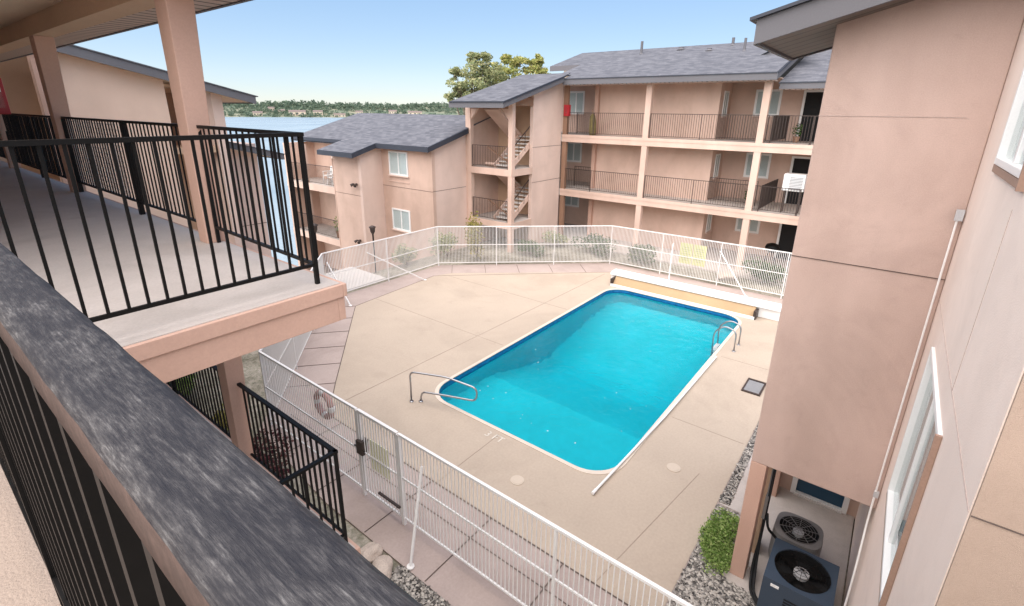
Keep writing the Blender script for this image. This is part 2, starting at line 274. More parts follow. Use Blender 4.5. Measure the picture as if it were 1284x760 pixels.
# ------------------------------------------------------------------ mesh helpers
def tag(o, label=None, cat=None, group=None, kind=None):
    if label: o['label'] = label
    if cat: o['category'] = cat
    if group: o['group'] = group
    if kind: o['kind'] = kind
    return o
WL = {}
def wloc(o):
    return WL.get(o.name, Vector((0, 0, 0)))
def thing(name, label, cat, loc, group=None):
    o = bpy.data.objects.new(name, None); col.objects.link(o); o.empty_display_size = 0.3
    o.location = (loc[0], loc[1], loc[2]+ZO); WL[o.name] = Vector(o.location)
    return tag(o, label, cat, group)
class MB:
    def __init__(s): s.v = []; s.f = []; s.mi = []
    def poly(s, pts, mi=0):
        b = len(s.v); s.v += [tuple(p) for p in pts]; s.f.append(tuple(range(b, b+len(pts)))); s.mi.append(mi)
    def box(s, x0, x1, y0, y1, z0, z1, mi=0):
        if x0 > x1: x0, x1 = x1, x0
        if y0 > y1: y0, y1 = y1, y0
        if z0 > z1: z0, z1 = z1, z0
        b = len(s.v)
        s.v += [(x0, y0, z0), (x1, y0, z0), (x1, y1, z0), (x0, y1, z0), (x0, y0, z1), (x1, y0, z1), (x1, y1, z1), (x0, y1, z1)]
        for q in ((0, 3, 2, 1), (4, 5, 6, 7), (0, 1, 5, 4), (1, 2, 6, 5), (2, 3, 7, 6), (3, 0, 4, 7)):
            s.f.append(tuple(b+i for i in q)); s.mi.append(mi)
        return s
    def bar(s, p, q, w=0.02, h=None, mi=0, upv=(0, 0, 1)):
        h = h or w; p = Vector(p); q = Vector(q); d = (q-p).normalized(); upv = Vector(upv)
        if abs(d.dot(upv)) > 0.98: upv = Vector((1, 0, 0))
        a = d.cross(upv).normalized(); c = a.cross(d).normalized(); b = len(s.v)
        for e in (p, q):
            for (i, j) in ((-1, -1), (1, -1), (1, 1), (-1, 1)): s.v.append(tuple(e + a*i*w/2 + c*j*h/2))
        for qd in ((3, 2, 1, 0), (4, 5, 6, 7), (0, 1, 5, 4), (1, 2, 6, 5), (2, 3, 7, 6), (3, 0, 4, 7)):
            s.f.append(tuple(b+i for i in qd)); s.mi.append(mi)
        return s
    def ext(s, poly, axis, a0, a1, mi=0):
        """extrude a 2d polygon along an axis. axis 'x': poly=(y,z); 'y': poly=(x,z); 'z': poly=(x,y)"""
        def P(p, a):
            return (a, p[0], p[1]) if axis == 'x' else (p[0], a, p[1]) if axis == 'y' else (p[0], p[1], a)
        n = len(poly); b = len(s.v)
        s.v += [P(p, a0) for p in poly] + [P(p, a1) for p in poly]
        s.f.append(tuple(b+i for i in range(n))[::-1]); s.f.append(tuple(b+n+i for i in range(n))); s.mi += [mi, mi]
        for i in range(n):
            j = (i+1) % n; s.f.append((b+i, b+j, b+n+j, b+n+i)); s.mi.append(mi)
        return s
    def tube(s, path, r, n=8, mi=0, cap=True, radii=None):
        path = [Vector(p) for p in path]; b = len(s.v); K = len(path)
        for i, p in enumerate(path):
            d = (path[min(i+1, K-1)]-path[max(i-1, 0)]).normalized()
            if i == 0:
                a = d.orthogonal().normalized()
            else:
                a = (a - d*a.dot(d)).normalized()
            c = d.cross(a); rr = radii[i] if radii else r
            for k in range(n):
                t = 2*math.pi*k/n; s.v.append(tuple(p + (a*math.cos(t)+c*math.sin(t))*rr))
        for i in range(K-1):
            for k in range(n):
                k2 = (k+1) % n; s.f.append((b+i*n+k, b+i*n+k2, b+(i+1)*n+k2, b+(i+1)*n+k)); s.mi.append(mi)
        if cap:
            s.f.append(tuple(b+k for k in range(n))[::-1]); s.f.append(tuple(b+(K-1)*n+k for k in range(n))); s.mi += [mi, mi]
        return s
    def cyl(s, x, y, z0, z1, r, n=20, mi=0, r2=None):
        return s.tube([(x, y, z0), (x, y, z1)], r, n, mi, radii=[r, r2 if r2 is not None else r])
    def build(s, name, mat, parent=None, bevel=0, smooth=False, **kw):
        vs = [Vector(p)+Vector((0, 0, ZO)) for p in s.v]
        if parent is not None: org = wloc(parent)
        else:
            lo = Vector([min(v[i] for v in vs) for i in range(3)]); hi = Vector([max(v[i] for v in vs) for i in range(3)])
            org = Vector(((lo.x+hi.x)/2, (lo.y+hi.y)/2, lo.z))
        me = bpy.data.meshes.new(name); me.from_pydata([tuple(v-org) for v in vs], [], s.f); me.update()
        for mm in (mat if isinstance(mat, (list, tuple)) else [mat]): me.materials.append(M[mm] if isinstance(mm, str) else mm)
        for i, p in enumerate(me.polygons): p.material_index = s.mi[i]; p.use_smooth = smooth
        o = bpy.data.objects.new(name, me); col.objects.link(o)
        if parent is not None: o.parent = parent; WL[o.name] = org
        else: o.location = org; WL[o.name] = org
        if bevel:
            bv = o.modifiers.new('bevel', 'BEVEL'); bv.width = bevel; bv.segments = 2; bv.limit_method = 'ANGLE'
        if kw: tag(o, **kw)
        return o
def copy_tree(o, delta, parent=None, label=None):
    c = o.copy(); col.objects.link(c)
    if parent is None:
        c.location = Vector(o.location) + Vector(delta)
        WL[c.name] = Vector(c.location)
    else: c.parent = parent
    if label: c['label'] = label
    for ch in list(o.children): copy_tree(ch, (0, 0, 0), c)
    return c
def flat_poly(mb, outer, hole, z, mi=0, thick=0.0):
    loops = [[Vector((x, y, 0)) for x, y in outer]] + ([[Vector((x, y, 0)) for x, y in hole]] if hole else [])
    tris = tessellate_polygon(loops); pts = [p for l in loops for p in l]; b = len(mb.v)
    mb.v += [(p.x, p.y, z) for p in pts]
    for t3 in tris:
        a, bb, c = [pts[i] for i in t3]
        if (bb-a).cross(c-a).z < 0: t3 = t3[::-1]
        mb.f.append(tuple(b+i for i in t3)); mb.mi.append(mi)
    if thick:
        for lp in ([outer] + ([hole] if hole else [])):
            for i in range(len(lp)):
                p, q = lp[i], lp[(i+1) % len(lp)]
                mb.poly([(p[0], p[1], z), (q[0], q[1], z), (q[0], q[1], z-thick), (p[0], p[1], z-thick)], mi)
# wall lying in a plane x=c (axis 'x', runs along y) or y=c (axis 'y', runs along x) with rectangular openings
def wall(mb, axis, c, th, u0, u1, z0, z1, openings=(), mi=0):
    us = sorted({u0, u1} | {a for o in openings for a in (o[0], o[1])}); zs = sorted({z0, z1} | {a for o in openings for a in (o[2], o[3])})
    for i in range(len(us)-1):
        run = None
        for j in range(len(zs)-1):
            cu, cz = (us[i]+us[i+1])/2, (zs[j]+zs[j+1])/2
            solid = not any(o[0] < cu < o[1] and o[2] < cz < o[3] for o in openings)
            if solid:
                if run is None: run = [zs[j], zs[j+1]]
                else: run[1] = zs[j+1]
            if (not solid or j == len(zs)-2) and run:
                if axis == 'x': mb.box(c, c+th, us[i], us[i+1], run[0], run[1], mi)
                else: mb.box(us[i], us[i+1], c, c+th, run[0], run[1], mi)
                run = None
# window seated on a wall plane; s = direction (+1/-1) of the outward normal along the axis
def window(parent, axis, c, s, u0, u1, z0, z1, fr=0.06, proud=0.03, sill=True, curtain='curtain', dark=False, mull=True, depth=0.05):
    def bx(mb, ua, ub, za, zb, d0, d1, mi=0):
        if axis == 'x': mb.box(c+s*d0, c+s*d1, ua, ub, za, zb, mi)
        else: mb.box(ua, ub, c+s*d0, c+s*d1, za, zb, mi)
    a = MB()
    bx(a, u0, u0+fr, z0, z1, -depth, proud); bx(a, u1-fr, u1, z0, z1, -depth, proud)
    bx(a, u0+fr, u1-fr, z0, z0+fr, -depth, proud); bx(a, u0+fr, u1-fr, z1-fr, z1, -depth, proud)
    if mull: um = (u0+u1)/2; bx(a, um-fr*.4, um+fr*.4, z0+fr, z1-fr, -depth, proud*.6)
    fo = a.build('window', 'white_plastic', parent)
    g = MB(); bx(g, u0+fr, u1-fr, z0+fr, z1-fr, 0.006, 0.010); g.build('glass_pane', 'glass', fo)
    k = MB(); nf = 14
    for q_ in range(nf):
        ua = u0+fr+(u1-u0-2*fr)*q_/nf; ub = u0+fr+(u1-u0-2*fr)*(q_+1)/nf; bx(k, ua, ub, z0+fr, z1-fr, 0.0005, 0.002+.002*(q_ % 2))
    k.build('curtain', 'dark' if dark else curtain, fo)
    if sill:
        q = MB(); bx(q, u0-.04, u1+.04, z0-.06, z0, 0.0, proud+.05); q.build('sill', 'stucco_light', fo)
    return fo
def guard(parent, p, q, zt, zb, zf, sp=0.1, bw=0.016, mat='black_metal', posts=(), name='guard_rail', rail=0.032, ends=True, pw=0.028):
    """metal guard from p to q (xy): top rail at zt, bottom rail at zb, feet on zf"""
    p = Vector((p[0], p[1], 0)); q = Vector((q[0], q[1], 0)); L = (q-p).length; d = (q-p)/L
    a = MB(); e = lambda t, z: tuple(p+d*t+Vector((0, 0, z)))
    a.bar(e(-rail/2, zt), e(L+rail/2, zt), rail+.006, rail*.8); a.bar(e(0, zb), e(L, zb), rail*.7, rail*.7)
    for tpos in ([0, L] if ends else []) + [x*L for x in posts]: a.bar(e(tpos, zf), e(tpos, zt-.01), pw, pw, upv=d)
    g = a.build(name, mat, parent)
    bl = MB(); n = max(2, int(round(L/sp)))
    for i in range(1, n): bl.bar(e(L*i/n, zb), e(L*i/n, zt-.01), bw, bw, upv=d)
    bl.build('balusters', mat, g)
    return g
def blob_leaves(mb, c, r, n, size, flat=1.0, rnd=random):
    for _ in range(n):
        while True:
            x, y, z = rnd.uniform(-1, 1), rnd.uniform(-1, 1), rnd.uniform(-1, 1); d = x*x+y*y+z*z
            if d <= 1: break
        k = (0.55+0.45*rnd.random())/max(0.2, math.sqrt(d)) if rnd.random() < .6 else 1
        k = min(k, 1/max(.01, math.sqrt(d)))
        p = Vector((c[0]+x*k*r[0], c[1]+y*k*r[1], c[2]+z*k*r[2]))
        a = Vector((rnd.gauss(0, 1), rnd.gauss(0, 1), rnd.gauss(0, .7))).normalized(); b2 = a.orthogonal().normalized()
        b2 = (Matrix.Rotation(rnd.uniform(0, 6.28), 3, a) @ b2); s = size*rnd.uniform(.6, 1.3)
        mb.poly([p-a*s, p+b2*s*.45, p+a*s, p-b2*s*.45])

# ================================================================== SETTING
G = -6.65
# pool outline
PX0, PX1, PY0, PY1 = 7.18, 17.15, 3.22, 8.12
def rrect(x0, x1, y0, y1, r, n=8):
    pts = []
    for cx, cy, a0 in ((x1-r, y1-r, 0), (x0+r, y1-r, 90), (x0+r, y0+r, 180), (x1-r, y0+r, 270)):
        for i in range(n+1):
            a = math.radians(a0+90*i/n); pts.append((cx+r*math.cos(a), cy+r*math.sin(a)))
    return pts
def terrain(x, y):
    k = 0.0
    if y > 16.3: k = min(1, (y-16.3)/13.0)
    z = G-.05 - 7.9*(k*k*(3-2*k))
    if y > 30: z -= min(1.5, (y-30)*.05)
    if x > 36: z -= min(7, (x-36)*.25)*(1-k)
    return z
fnc = [(4.15, 9.85), (9.15, 15.5), (14.74, 15.5), (19.95, 9.7), (20.12, 2.6)]
mb = MB()
xs = [-400, -120, -40, -15] + [-5+i*2 for i in range(6)] + [7.0, 9, 11, 13, 15, 17.4, 19, 21, 23, 25, 28, 32, 36, 42, 50, 60, 75, 120]
ys = [-200, -60, -20, -8, -3, 0, 3.0, 5.2, 8.3, 10, 12, 14, 16, 17, 18, 19, 20, 21, 22, 23, 24, 25, 26, 27, 28, 29, 30, 32, 34, 37, 40, 45, 55, 70]
for i in range(len(xs)-1):
    for j in range(len(ys)-1):
        if 7 <= xs[i] and xs[i+1] <= 17.4 and 3 <= ys[j] and ys[j+1] <= 8.3: continue
        mb.poly([(x, y, terrain(x, y)) for x, y in ((xs[i], ys[j]), (xs[i+1], ys[j]), (xs[i+1], ys[j+1]), (xs[i], ys[j+1]))])
g = mb.build('ground', 'soil', kind='structure', smooth=True)
mb = MB(); mb.poly([(-9000, 20, -14.4), (9000, 20, -14.4), (9000, 9000, -14.4), (-9000, 9000, -14.4)])
mb.poly([(60, -9000, -14.4), (9000, -9000, -14.4), (9000, 20, -14.4), (60, 20, -14.4)])
mb.build('lake_water', 'lake', kind='structure')
# far shore hills (a terrain strip beyond the lake)
def hill_h(az, d):
    s = max(0.0, min(1.0, (d-880)/260.0)); a = az*9
    h = 22+9*noise.noise(Vector((a, 0.3, 0)))*1.6 + (7 if az > 1.02 else 7*max(0, (az-.55)/.47))
    return -14.6 + s*s*(3-2*s)*max(7, h*.55+ d*0.004)
mb = MB(); AZ = [math.radians(25+i*0.5) for i in range(111)]; DS = [870, 900, 930, 970, 1020, 1080, 1150, 1250, 1450]
b0 = len(mb.v)
for a in AZ:
    for d in DS: mb.v.append((d*math.cos(a), d*math.sin(a), hill_h(a, d)+1.2*noise.noise(Vector((a*60, d*.01, 1)))*min(1, (d-870)/60)))
for i in range(len(AZ)-1):
    for j in range(len(DS)-1):
        k = b0+i*len(DS)+j; mb.f.append((k, k+len(DS), k+len(DS)+1, k+1)); mb.mi.append(0)
mb.build('far_hills', 'hill', kind='structure', smooth=True)

# concrete under the fence, tan deck, paths
mb = MB()
outer = [(3.6, -0.55), (20.15, -0.55), (20.15, 9.75), (14.8, 15.6), (9.1, 15.6), (3.9, 9.9), (3.6, 6.95)]
flat_poly(mb, outer, rrect(7.0, 17.33, 3.04, 8.30, .7), G-.012, thick=.1)
mb.build('concrete_apron', 'concrete_pink', kind='structure')
mb = MB()
hole = rrect(PX0-.08, PX1+.08, PY0-.08, PY1+.08, .73)
flat_poly(mb, [(5.15, 1.4), (19.0, 1.4), (18.95, 9.0), (14.35, 14.3), (13.6, 14.62), (9.5, 14.3), (6.05, 10.3), (5.15, 9.2)], hole, G-.004, thick=.0)
mb.build('pool_deck', 'deck_tan', kind='structure')
mb = MB()
def jl(x0, y0, x1, y1, w=0.014, z=G-.001): mb.bar((x0, y0, z-.002), (x1, y1, z-.002), w, .006)
for y in (-.5+1.45*i for i in range(7)): jl(3.62, y+.5, 5.13, y+.5)
jl(5.15, 1.4, 5.15, 9.2, .02); jl(4.62, -.5, 4.62, 9.9, .012)
mb.build('expansion_joints', 'joint', kind='structure'); mb = MB()
jl(5.2, 9.42, 18.5, 9.18, .02); jl(10.4, 8.3, 10.4, 14.3, .01); jl(14.0, 8.3, 14.0, 14.2, .01)
jl(5.2, 2.35, 8.5, 1.9, .012); jl(10.0, 1.45, 10.0, 3.0, .012); jl(5.2, 5.7, 7.0, 5.7, .012); jl(13.8, 1.45, 13.8, 3.0, .01)
mb.build('deck_joints', 'joint_deck', kind='structure'); mb = MB()
for i in range(6):
    tt = i/5; x, y = 6.05+(9.5-6.05)*tt, 10.3+(14.3-10.3)*tt; jl(x, y, x-1.15, y+1.0)
jl(6.05, 10.3, 9.5, 14.3, .02); jl(9.5, 14.3, 13.6, 14.62, .018); jl(13.6, 14.62, 18.95, 9.0, .018); jl(5.15, 9.2, 6.05, 10.3, .02)
for i in range(5): jl(14.35+i*.95, 14.3-i*1.1, 15.2+i*.95, 15.1-i*1.1)
mb.build('border_joints', 'joint', kind='structure')
mb = MB(); flat_poly(mb, [(8.6, 16.0), (12.2, 16.0), (12.2, 18.4), (10.4, 18.4), (8.6, 17.2)], None, G-.02, thick=.3)
mb.build('concrete_path', 'concrete_white', kind='structure')
mb = MB(); flat_poly(mb, [(6.3, -0.58), (10.2, -0.58), (10.2, 1.36), (7.95, 1.36), (7.95, .9), (6.5, .9), (6.3, .6)], None, G-.004); mb.build('patio_slab', 'concrete_walk', kind='structure')
# gravel beds
def gravel_bed(name, pts, n, label=None):
    m2 = MB(); flat_poly(m2, pts, None, G+.004); cx = [p[0] for p in pts]; cy = [p[1] for p in pts]; rnd = random.Random(n)
    def inside(x, y):
        c = False
        for i in range(len(pts)):
            (x1, y1), (x2, y2) = pts[i], pts[i-1]
            if (y1 > y) != (y2 > y) and x < (x2-x1)*(y-y1)/(y2-y1)+x1: c = not c
        return c
    k = 0
    while k < n:
        x, y = rnd.uniform(min(cx), max(cx)), rnd.uniform(min(cy), max(cy))
        if not inside(x, y): continue
        k += 1; s = rnd.uniform(.012, .032); b = len(m2.v)
        a, bb, cc = s*rnd.uniform(.7, 1.5), s*rnd.uniform(.7, 1.3), s*.6; th = rnd.uniform(0, 3.14); ct, st = math.cos(th), math.sin(th); z = G+.008
        for (px, py, pz) in ((a, 0, 0), (0, bb, 0), (-a, 0, 0), (0, -bb, 0), (0.2*a, .1*bb, cc)):
            m2.v.append((x+px*ct-py*st, y+px*st+py*ct, z+pz+(0.0 if pz else .003)))
        for q in ((0, 1, 4), (1, 2, 4), (2, 3, 4), (3, 0, 4)): m2.f.append(tuple(b+i for i in q)); m2.mi.append(1)
    return m2.build(name, ['gravel', 'pebble'], kind='stuff', label=label)
gravel_bed('gravel', [(5.2, -.55), (6.28, -.55), (6.45, .9), (7.9, .9), (7.9, 1.38), (5.16, 1.38)], 5200, 'mixed grey and white gravel beside the pool deck below the projecting block')
gravel_bed('gravel', [(1.2, 1.0), (3.58, 1.0), (3.58, 4.85), (1.2, 4.85)], 6500, 'pale pebble bed beside the concrete path under the walkway')
gravel_bed('gravel', [(8.0, 1.20), (12.5, 1.30), (12.5, 1.38), (7.98, 1.385)], 500, 'narrow strip of gravel along the right edge of the pool deck')

# ================================================================== POOL
pool = thing('swimming_pool', 'rectangular turquoise swimming pool with rounded corners set in the tan deck', 'pool', ((PX0+PX1)/2, (PY0+PY1)/2, G))
def depth(x):
    pts = [(PX0, .95), (9.6, 1.05), (12.0, 2.35), (12.6, 2.5), (PX1, 1.2)]
    for (a, da), (b2, db) in zip(pts, pts[1:]):
        if x <= b2+1e-6: return da+(db-da)*(x-a)/(b2-a)
    return pts[-1][1]
rad = .68; st = []
for i in range(9): st.append(PX0+rad*(1-math.cos(math.radians(90*i/8))))
st += [9.6, 12.0, 12.6]; st += [PX1-(s-PX0) for s in st[:9]][::-1]
def yr(x):
    dx = min(x-PX0, PX1-x); k = rad-math.sqrt(max(0, rad*rad-(rad-dx)**2)) if dx < rad else 0
    return PY0+k, PY1-k
mb = MB(); tl = MB(); zt = G+.0
for a, b2 in zip(st, st[1:]):
    (ya0, ya1), (yb0, yb1) = yr(a), yr(b2); da, db = G-depth(a), G-depth(b2)
    mb.poly([(a, ya0, da), (b2, yb0, db), (b2, yb1, db), (a, ya1, da)])
    mb.poly([(a, ya0, da), (a, ya0, zt), (b2, yb0, zt), (b2, yb0, db)]); mb.poly([(a, ya1, da), (b2, yb1, db), (b2, yb1, zt), (a, ya1, zt)])
    e = .006
    for (p, q, s) in ((ya0, yb0, 1), (ya1, yb1, -1)): tl.poly([(a, p+s*e, zt-.20), (b2, q+s*e, zt-.20), (b2, q+s*e, zt-.01), (a, p+s*e, zt-.01)])
for x in (st[0], st[-1]):
    y0, y1 = yr(x); mb.poly([(x, y0, G-depth(x)), (x, y1, G-depth(x)), (x, y1, zt), (x, y0, zt)])
    e = .006 if x == st[0] else -.006; tl.poly([(x+e, y0, zt-.2), (x+e, y1, zt-.2), (x+e, y1, zt-.01), (x+e, y0, zt-.01)])
mb.build('basin', 'pool_plaster', pool)
tl.build('waterline_tile', 'tile_blue', pool)
cp = MB(); flat_poly(cp, rrect(PX0-.09, PX1+.09, PY0-.09, PY1+.09, .74), rrect(PX0+.0, PX1-.0, PY0+.0, PY1-.0, rad), G+.012, thick=.11)
cp.build('coping', 'coping', pool)
wt = MB(); e = .02; zw = G-.11
for a, b2 in zip(st, st[1:]):
    (p0, p1), (q0, q1) = yr(a), yr(b2)
    wt.poly([(a, p0-e, zw), (b2, q0-e, zw), (b2, q1+e, zw), (a, p1+e, zw)])
    wt.poly([(a, p0-e, G-3), (a, p1+e, G-3), (b2, q1+e, G-3), (b2, q0-e, G-3)])
    wt.poly([(a, p0-e, G-3), (b2, q0-e, G-3), (b2, q0-e, zw), (a, p0-e, zw)]); wt.poly([(a, p1+e, G-3), (a, p1+e, zw), (b2, q1+e, zw), (b2, q1+e, G-3)])
y0, y1 = yr(st[0]); xa = st[0]-.02; wt.poly([(xa, y0-e, G-3), (xa, y0-e, zw), (xa, y1+e, zw), (xa, y1+e, G-3)]); wt.poly([(xa, y0-e, zw), (st[0], y0-e, zw), (st[0], y1+e, zw), (xa, y1+e, zw)]); wt.poly([(xa, y0-e, G-3), (xa, y1+e, G-3), (st[0], y1+e, G-3), (st[0], y0-e, G-3)]); wt.poly([(xa, y0-e, G-3), (st[0], y0-e, G-3), (st[0], y0-e, zw), (xa, y0-e, zw)]); wt.poly([(xa, y1+e, G-3), (xa, y1+e, zw), (st[0], y1+e, zw), (st[0], y1+e, G-3)])
y0, y1 = yr(st[-1]); xb = st[-1]+.02; wt.poly([(xb, y0-e, G-3), (xb, y1+e, G-3), (xb, y1+e, zw), (xb, y0-e, zw)]); wt.poly([(st[-1], y0-e, zw), (xb, y0-e, zw), (xb, y1+e, zw), (st[-1], y1+e, zw)]); wt.poly([(st[-1], y0-e, G-3), (st[-1], y1+e, G-3), (xb, y1+e, G-3), (xb, y0-e, G-3)]); wt.poly([(st[-1], y0-e, G-3), (xb, y0-e, G-3), (xb, y0-e, zw), (st[-1], y0-e, zw)]); wt.poly([(st[-1], y1+e, G-3), (st[-1], y1+e, zw), (xb, y1+e, zw), (xb, y1+e, G-3)])
wo = wt.build('water', 'pool_water', pool)
bm = bmesh.new(); bm.from_mesh(wo.data); bmesh.ops.remove_doubles(bm, verts=bm.verts, dist=.0005); bmesh.ops.recalc_face_normals(bm, faces=bm.faces); bm.to_mesh(wo.data); bm.free()
# bits of leaf and fluff floating on the water
lf = MB(); rnd = random.Random(5)
for k in range(30):
    x, y = rnd.gauss(11.2, 2.6), rnd.uniform(3.7, 7.6); x = min(16.3, max(7.9, x)); a = rnd.uniform(0, 3.1); sz = rnd.uniform(.012, .028)
    lf.poly([(x+sz*math.cos(a), y+sz*math.sin(a), G-.104), (x-sz*.5*math.sin(a), y+sz*.5*math.cos(a), G-.103), (x-sz*math.cos(a), y-sz*math.sin(a), G-.104), (x+sz*.5*math.sin(a), y-sz*.5*math.cos(a), G-.105)])
lf.build('floating_leaves', 'paint_white', kind='stuff', label='tiny pale leaves scattered on the pool water', cat='leaves')
# looped steel entry rail
def arc(path, r=.12, n=6):
    out = [Vector(path[0])]
    for i in range(1, len(path)-1):
        p, a, b2 = Vector(path[i]), Vector(path[i-1]), Vector(path[i+1]); u1 = (a-p).normalized(); u2 = (b2-p).normalized(); rr = min(r, (a-p).length*.45, (b2-p).length*.45)
        s0, s1 = p+u1*rr, p+u2*rr
        for k in range(n+1):
            t2 = k/n; out.append(s0*(1-t2)**2+p*2*t2*(1-t2)+s1*t2*t2)
    out.append(Vector(path[-1])); return out
mb = MB(); mb.tube(arc([(6.69, 8.14, G), (6.69, 8.14, G+.80), (7.05, 7.30, G+.80), (7.35, 6.62, G+.62), (7.32, 6.62, G+.30), (7.0, 7.35, G+.33), (6.83, 7.92, G+.28), (6.83, 7.97, G)], .14), .022, 10)
mb.cyl(6.69, 8.14, G, G+.015, .05); mb.cyl(6.83, 7.97, G, G+.015, .05)
mb.build('pool_entry_rail', 'steel', smooth=True, label='bent stainless steel entry rail at the shallow corner of the pool', cat='pool rail')
# ladder on the right side, far end
lad = thing('pool_ladder', 'stainless steel ladder hooked over the right edge of the pool near its far end', 'pool ladder', (14.6, 2.9, G))
for x in (14.36, 14.90):
    m3 = MB(); m3.tube(arc([(x, 2.80, G), (x, 2.80, G+.62), (x, 3.15, G+.72), (x, 3.42, G+.45), (x, 3.40, G-.2), (x, 3.36, G-1.2)], .2), .021, 10); m3.cyl(x, 2.80, G, G+.012, .05)
    m3.build('side_rail', 'steel', lad, smooth=True)
for z in (-.18, -.48, -.78): m3 = MB(); m3.box(14.36, 14.90, 3.31, 3.43, G+z-.015, G+z+.015); m3.build('tread', 'white_plastic', lad)
# cover reel housing: a long white lidded box with the open tan reel trough in front
rh = thing('pool_cover_housing', 'long white bench-like housing of the pool cover across the far end of the pool', 'pool cover box', (17.7, 5.3, G))
mb = MB(); mb.ext([(17.62, G), (18.12, G), (18.12, G+.42), (18.0, G+.50), (17.66, G+.50), (17.52, G+.42), (17.52, G+.37), (17.62, G+.37)], 'y', 2.2, 8.45); mb.build('lid', 'white_plastic', rh, bevel=.01)
mb = MB(); mb.ext([(17.26, G), (17.61, G), (17.61, G+.36), (17.56, G+.36), (17.32, G+.07), (17.26, G+.06)], 'y', 2.95, 8.2); mb.build('reel_trough', 'reel_tan', rh)
for y in (2.86, 8.2): mb = MB(); mb.box(17.24, 17.61, y, y+.09, G, G+.3); mb.build('end_bracket', 'brown_metal', rh)
mb = MB(); mb.box(17.22, 17.26, 2.9, 8.28, G+.0, G+.10); mb.build('front_lip', 'white_plastic', rh)
# telescopic pole lying along the pool edge
mb = MB(); mb.tube([(6.82, 3.24, G+.045), (9.9, 3.12, G+.045), (13.6, 3.08, G+.045)], .024, 10); mb.tube([(6.70, 3.245, G+.045), (6.82, 3.24, G+.045)], .03, 10)
mb.build('cleaning_pole', 'white_plastic', label='long white cleaning pole lying along the right edge of the pool', cat='pool pole')
# deck grate
dg = thing('deck_grate', 'square dark-edged drain grate lifted out of the deck to the right of the pool', 'drain grate', (12.55, 1.86, G))
mb = MB(); mb.box(12.2, 12.96, 1.62, 1.66, G, G+.03); mb.box(12.2, 12.96, 2.02, 2.06, G, G+.03); mb.box(12.2, 12.26, 1.66, 2.02, G, G+.03); mb.box(12.90, 12.96, 1.66, 2.02, G, G+.03); mb.build('frame', 'brown_metal', dg)
mb = MB(); mb.box(12.26, 12.9, 1.66, 2.02, G, G+.006, 1)
for i in range(11): mb.box(12.28+i*.056, 12.31+i*.056, 1.66, 2.02, G+.006, G+.022, 0)
mb.build('slats', ['grey_board', 'dark'], dg)
for n_, (x, y) in (('skimmer_lid', (8.35, 2.35)), ('skimmer_lid', (6.15, 4.55))):
    mb = MB(); mb.cyl(x, y, G-.003, G+.008, .13, 28); mb.cyl(x, y, G+.008, G+.012, .10, 28)
    mb.build(n_, 'lid', label=('round cream skimmer lid in the deck right of the pool' if x > 7 else 'small round cream lid in the deck between pool and near fence'), cat='skimmer lid')
def text_obj(body, size, name, mat, loc, rot, extrude=.001, parent=None, **kw):
    cu = bpy.data.curves.new(name, 'FONT'); cu.body = body; cu.size = size; cu.extrude = extrude; cu.align_x = 'CENTER'; cu.align_y = 'CENTER'
    tmp = bpy.data.objects.new('tmp', cu); col.objects.link(tmp); bpy.context.view_layer.update()
    me = bpy.data.meshes.new_from_object(tmp.evaluated_get(bpy.context.evaluated_depsgraph_get())); bpy.data.objects.remove(tmp); me.name = name
    me.materials.clear(); me.materials.append(M[mat])
    o = bpy.data.objects.new(name, me); col.objects.link(o); W = Vector((loc[0], loc[1], loc[2]+ZO))
    if parent: o.parent = parent; o.location = W-wloc(parent)
    else: o.location = W
    o.rotation_euler = rot; tag(o, **kw); return o
text_obj('3 FT', .26, 'depth_marking', 'paint_worn', (6.88, 5.72, G+.003), (0, 0, math.radians(-90)), label='white painted depth marking on the deck at the near end of the pool', cat='depth marking')

# ================================================================== POOL FENCE
fence = thing('pool_fence', 'white vertical picket fence running all round the pool deck', 'fence', (4.15, 3, G))
FT, FB = -4.87, -6.52
def fence_run(p, q, pw=.011, npost=2.4, gap=.072):
    p = Vector((*p, 0)); q = Vector((*q, 0)); L = (q-p).length; d = (q-p)/L
    nb_ = max(1, int(round(L/npost)))
    e = lambda t, z: tuple(p+d*t+Vector((0, 0, z)))
    for k in range(nb_):
        a0, a1 = L*k/nb_, L*(k+1)/nb_
        fr = MB(); fr.bar(e(a0, FT), e(a1, FT), .042, .038); fr.bar(e(a0, FB), e(a1, FB), .026, .03); fr.bar(e(a0, (FT+FB)/2+.0), e(a1, (FT+FB)/2+.0), .022, .028)
        f_ = fr.build('rail', 'white_metal', fence)
        pk = MB(); n = int((a1-a0)/gap)
        for i in range(1, n): t2 = a0+(a1-a0)*i/n; pk.bar(e(t2, FB), e(t2, FT), pw, pw, upv=d)
        pk.build('pickets', 'white_metal', f_)
        ps = MB(); ps.bar(e(a1, G-.05), e(a1, FT), .036, .036, upv=d); ps.build('post', 'white_metal', fence)
fence_run((4.15, -.5), (4.15, 5.42)); fence_run((4.15, 6.5), fnc[0])
ps = MB()
ps.bar((4.15, 5.42, G-.02), (4.15, 5.42, FT+.0), .055); ps.build('post', 'white_metal', fence)
ps = MB(); ps.bar((4.15, 6.5, G-.02), (4.15, 6.5, FT+.0), .055); ps.build('post', 'white_metal', fence)
for q0, q1 in zip(fnc, fnc[1:]+[(20.15, -.5)]): fence_run(q0, q1, .015, gap=.062)
for (x, y, dx, dy) in ((4.15, 4.9, -.5, -.2), (11.0, 15.5, 2.0, -1.0), (20.02, 6.9, -.9, -.3), (20.06, 5.0, -.6, -1.3), (9.3, 15.5, .1, -1.05)):
    b_ = MB(); b_.bar((x, y, FT-.35), (x+dx, y+dy, G), .035); b_.cyl(x+dx, y+dy, G, G+.02, .06, 12); b_.build('brace', 'white_metal', fence)
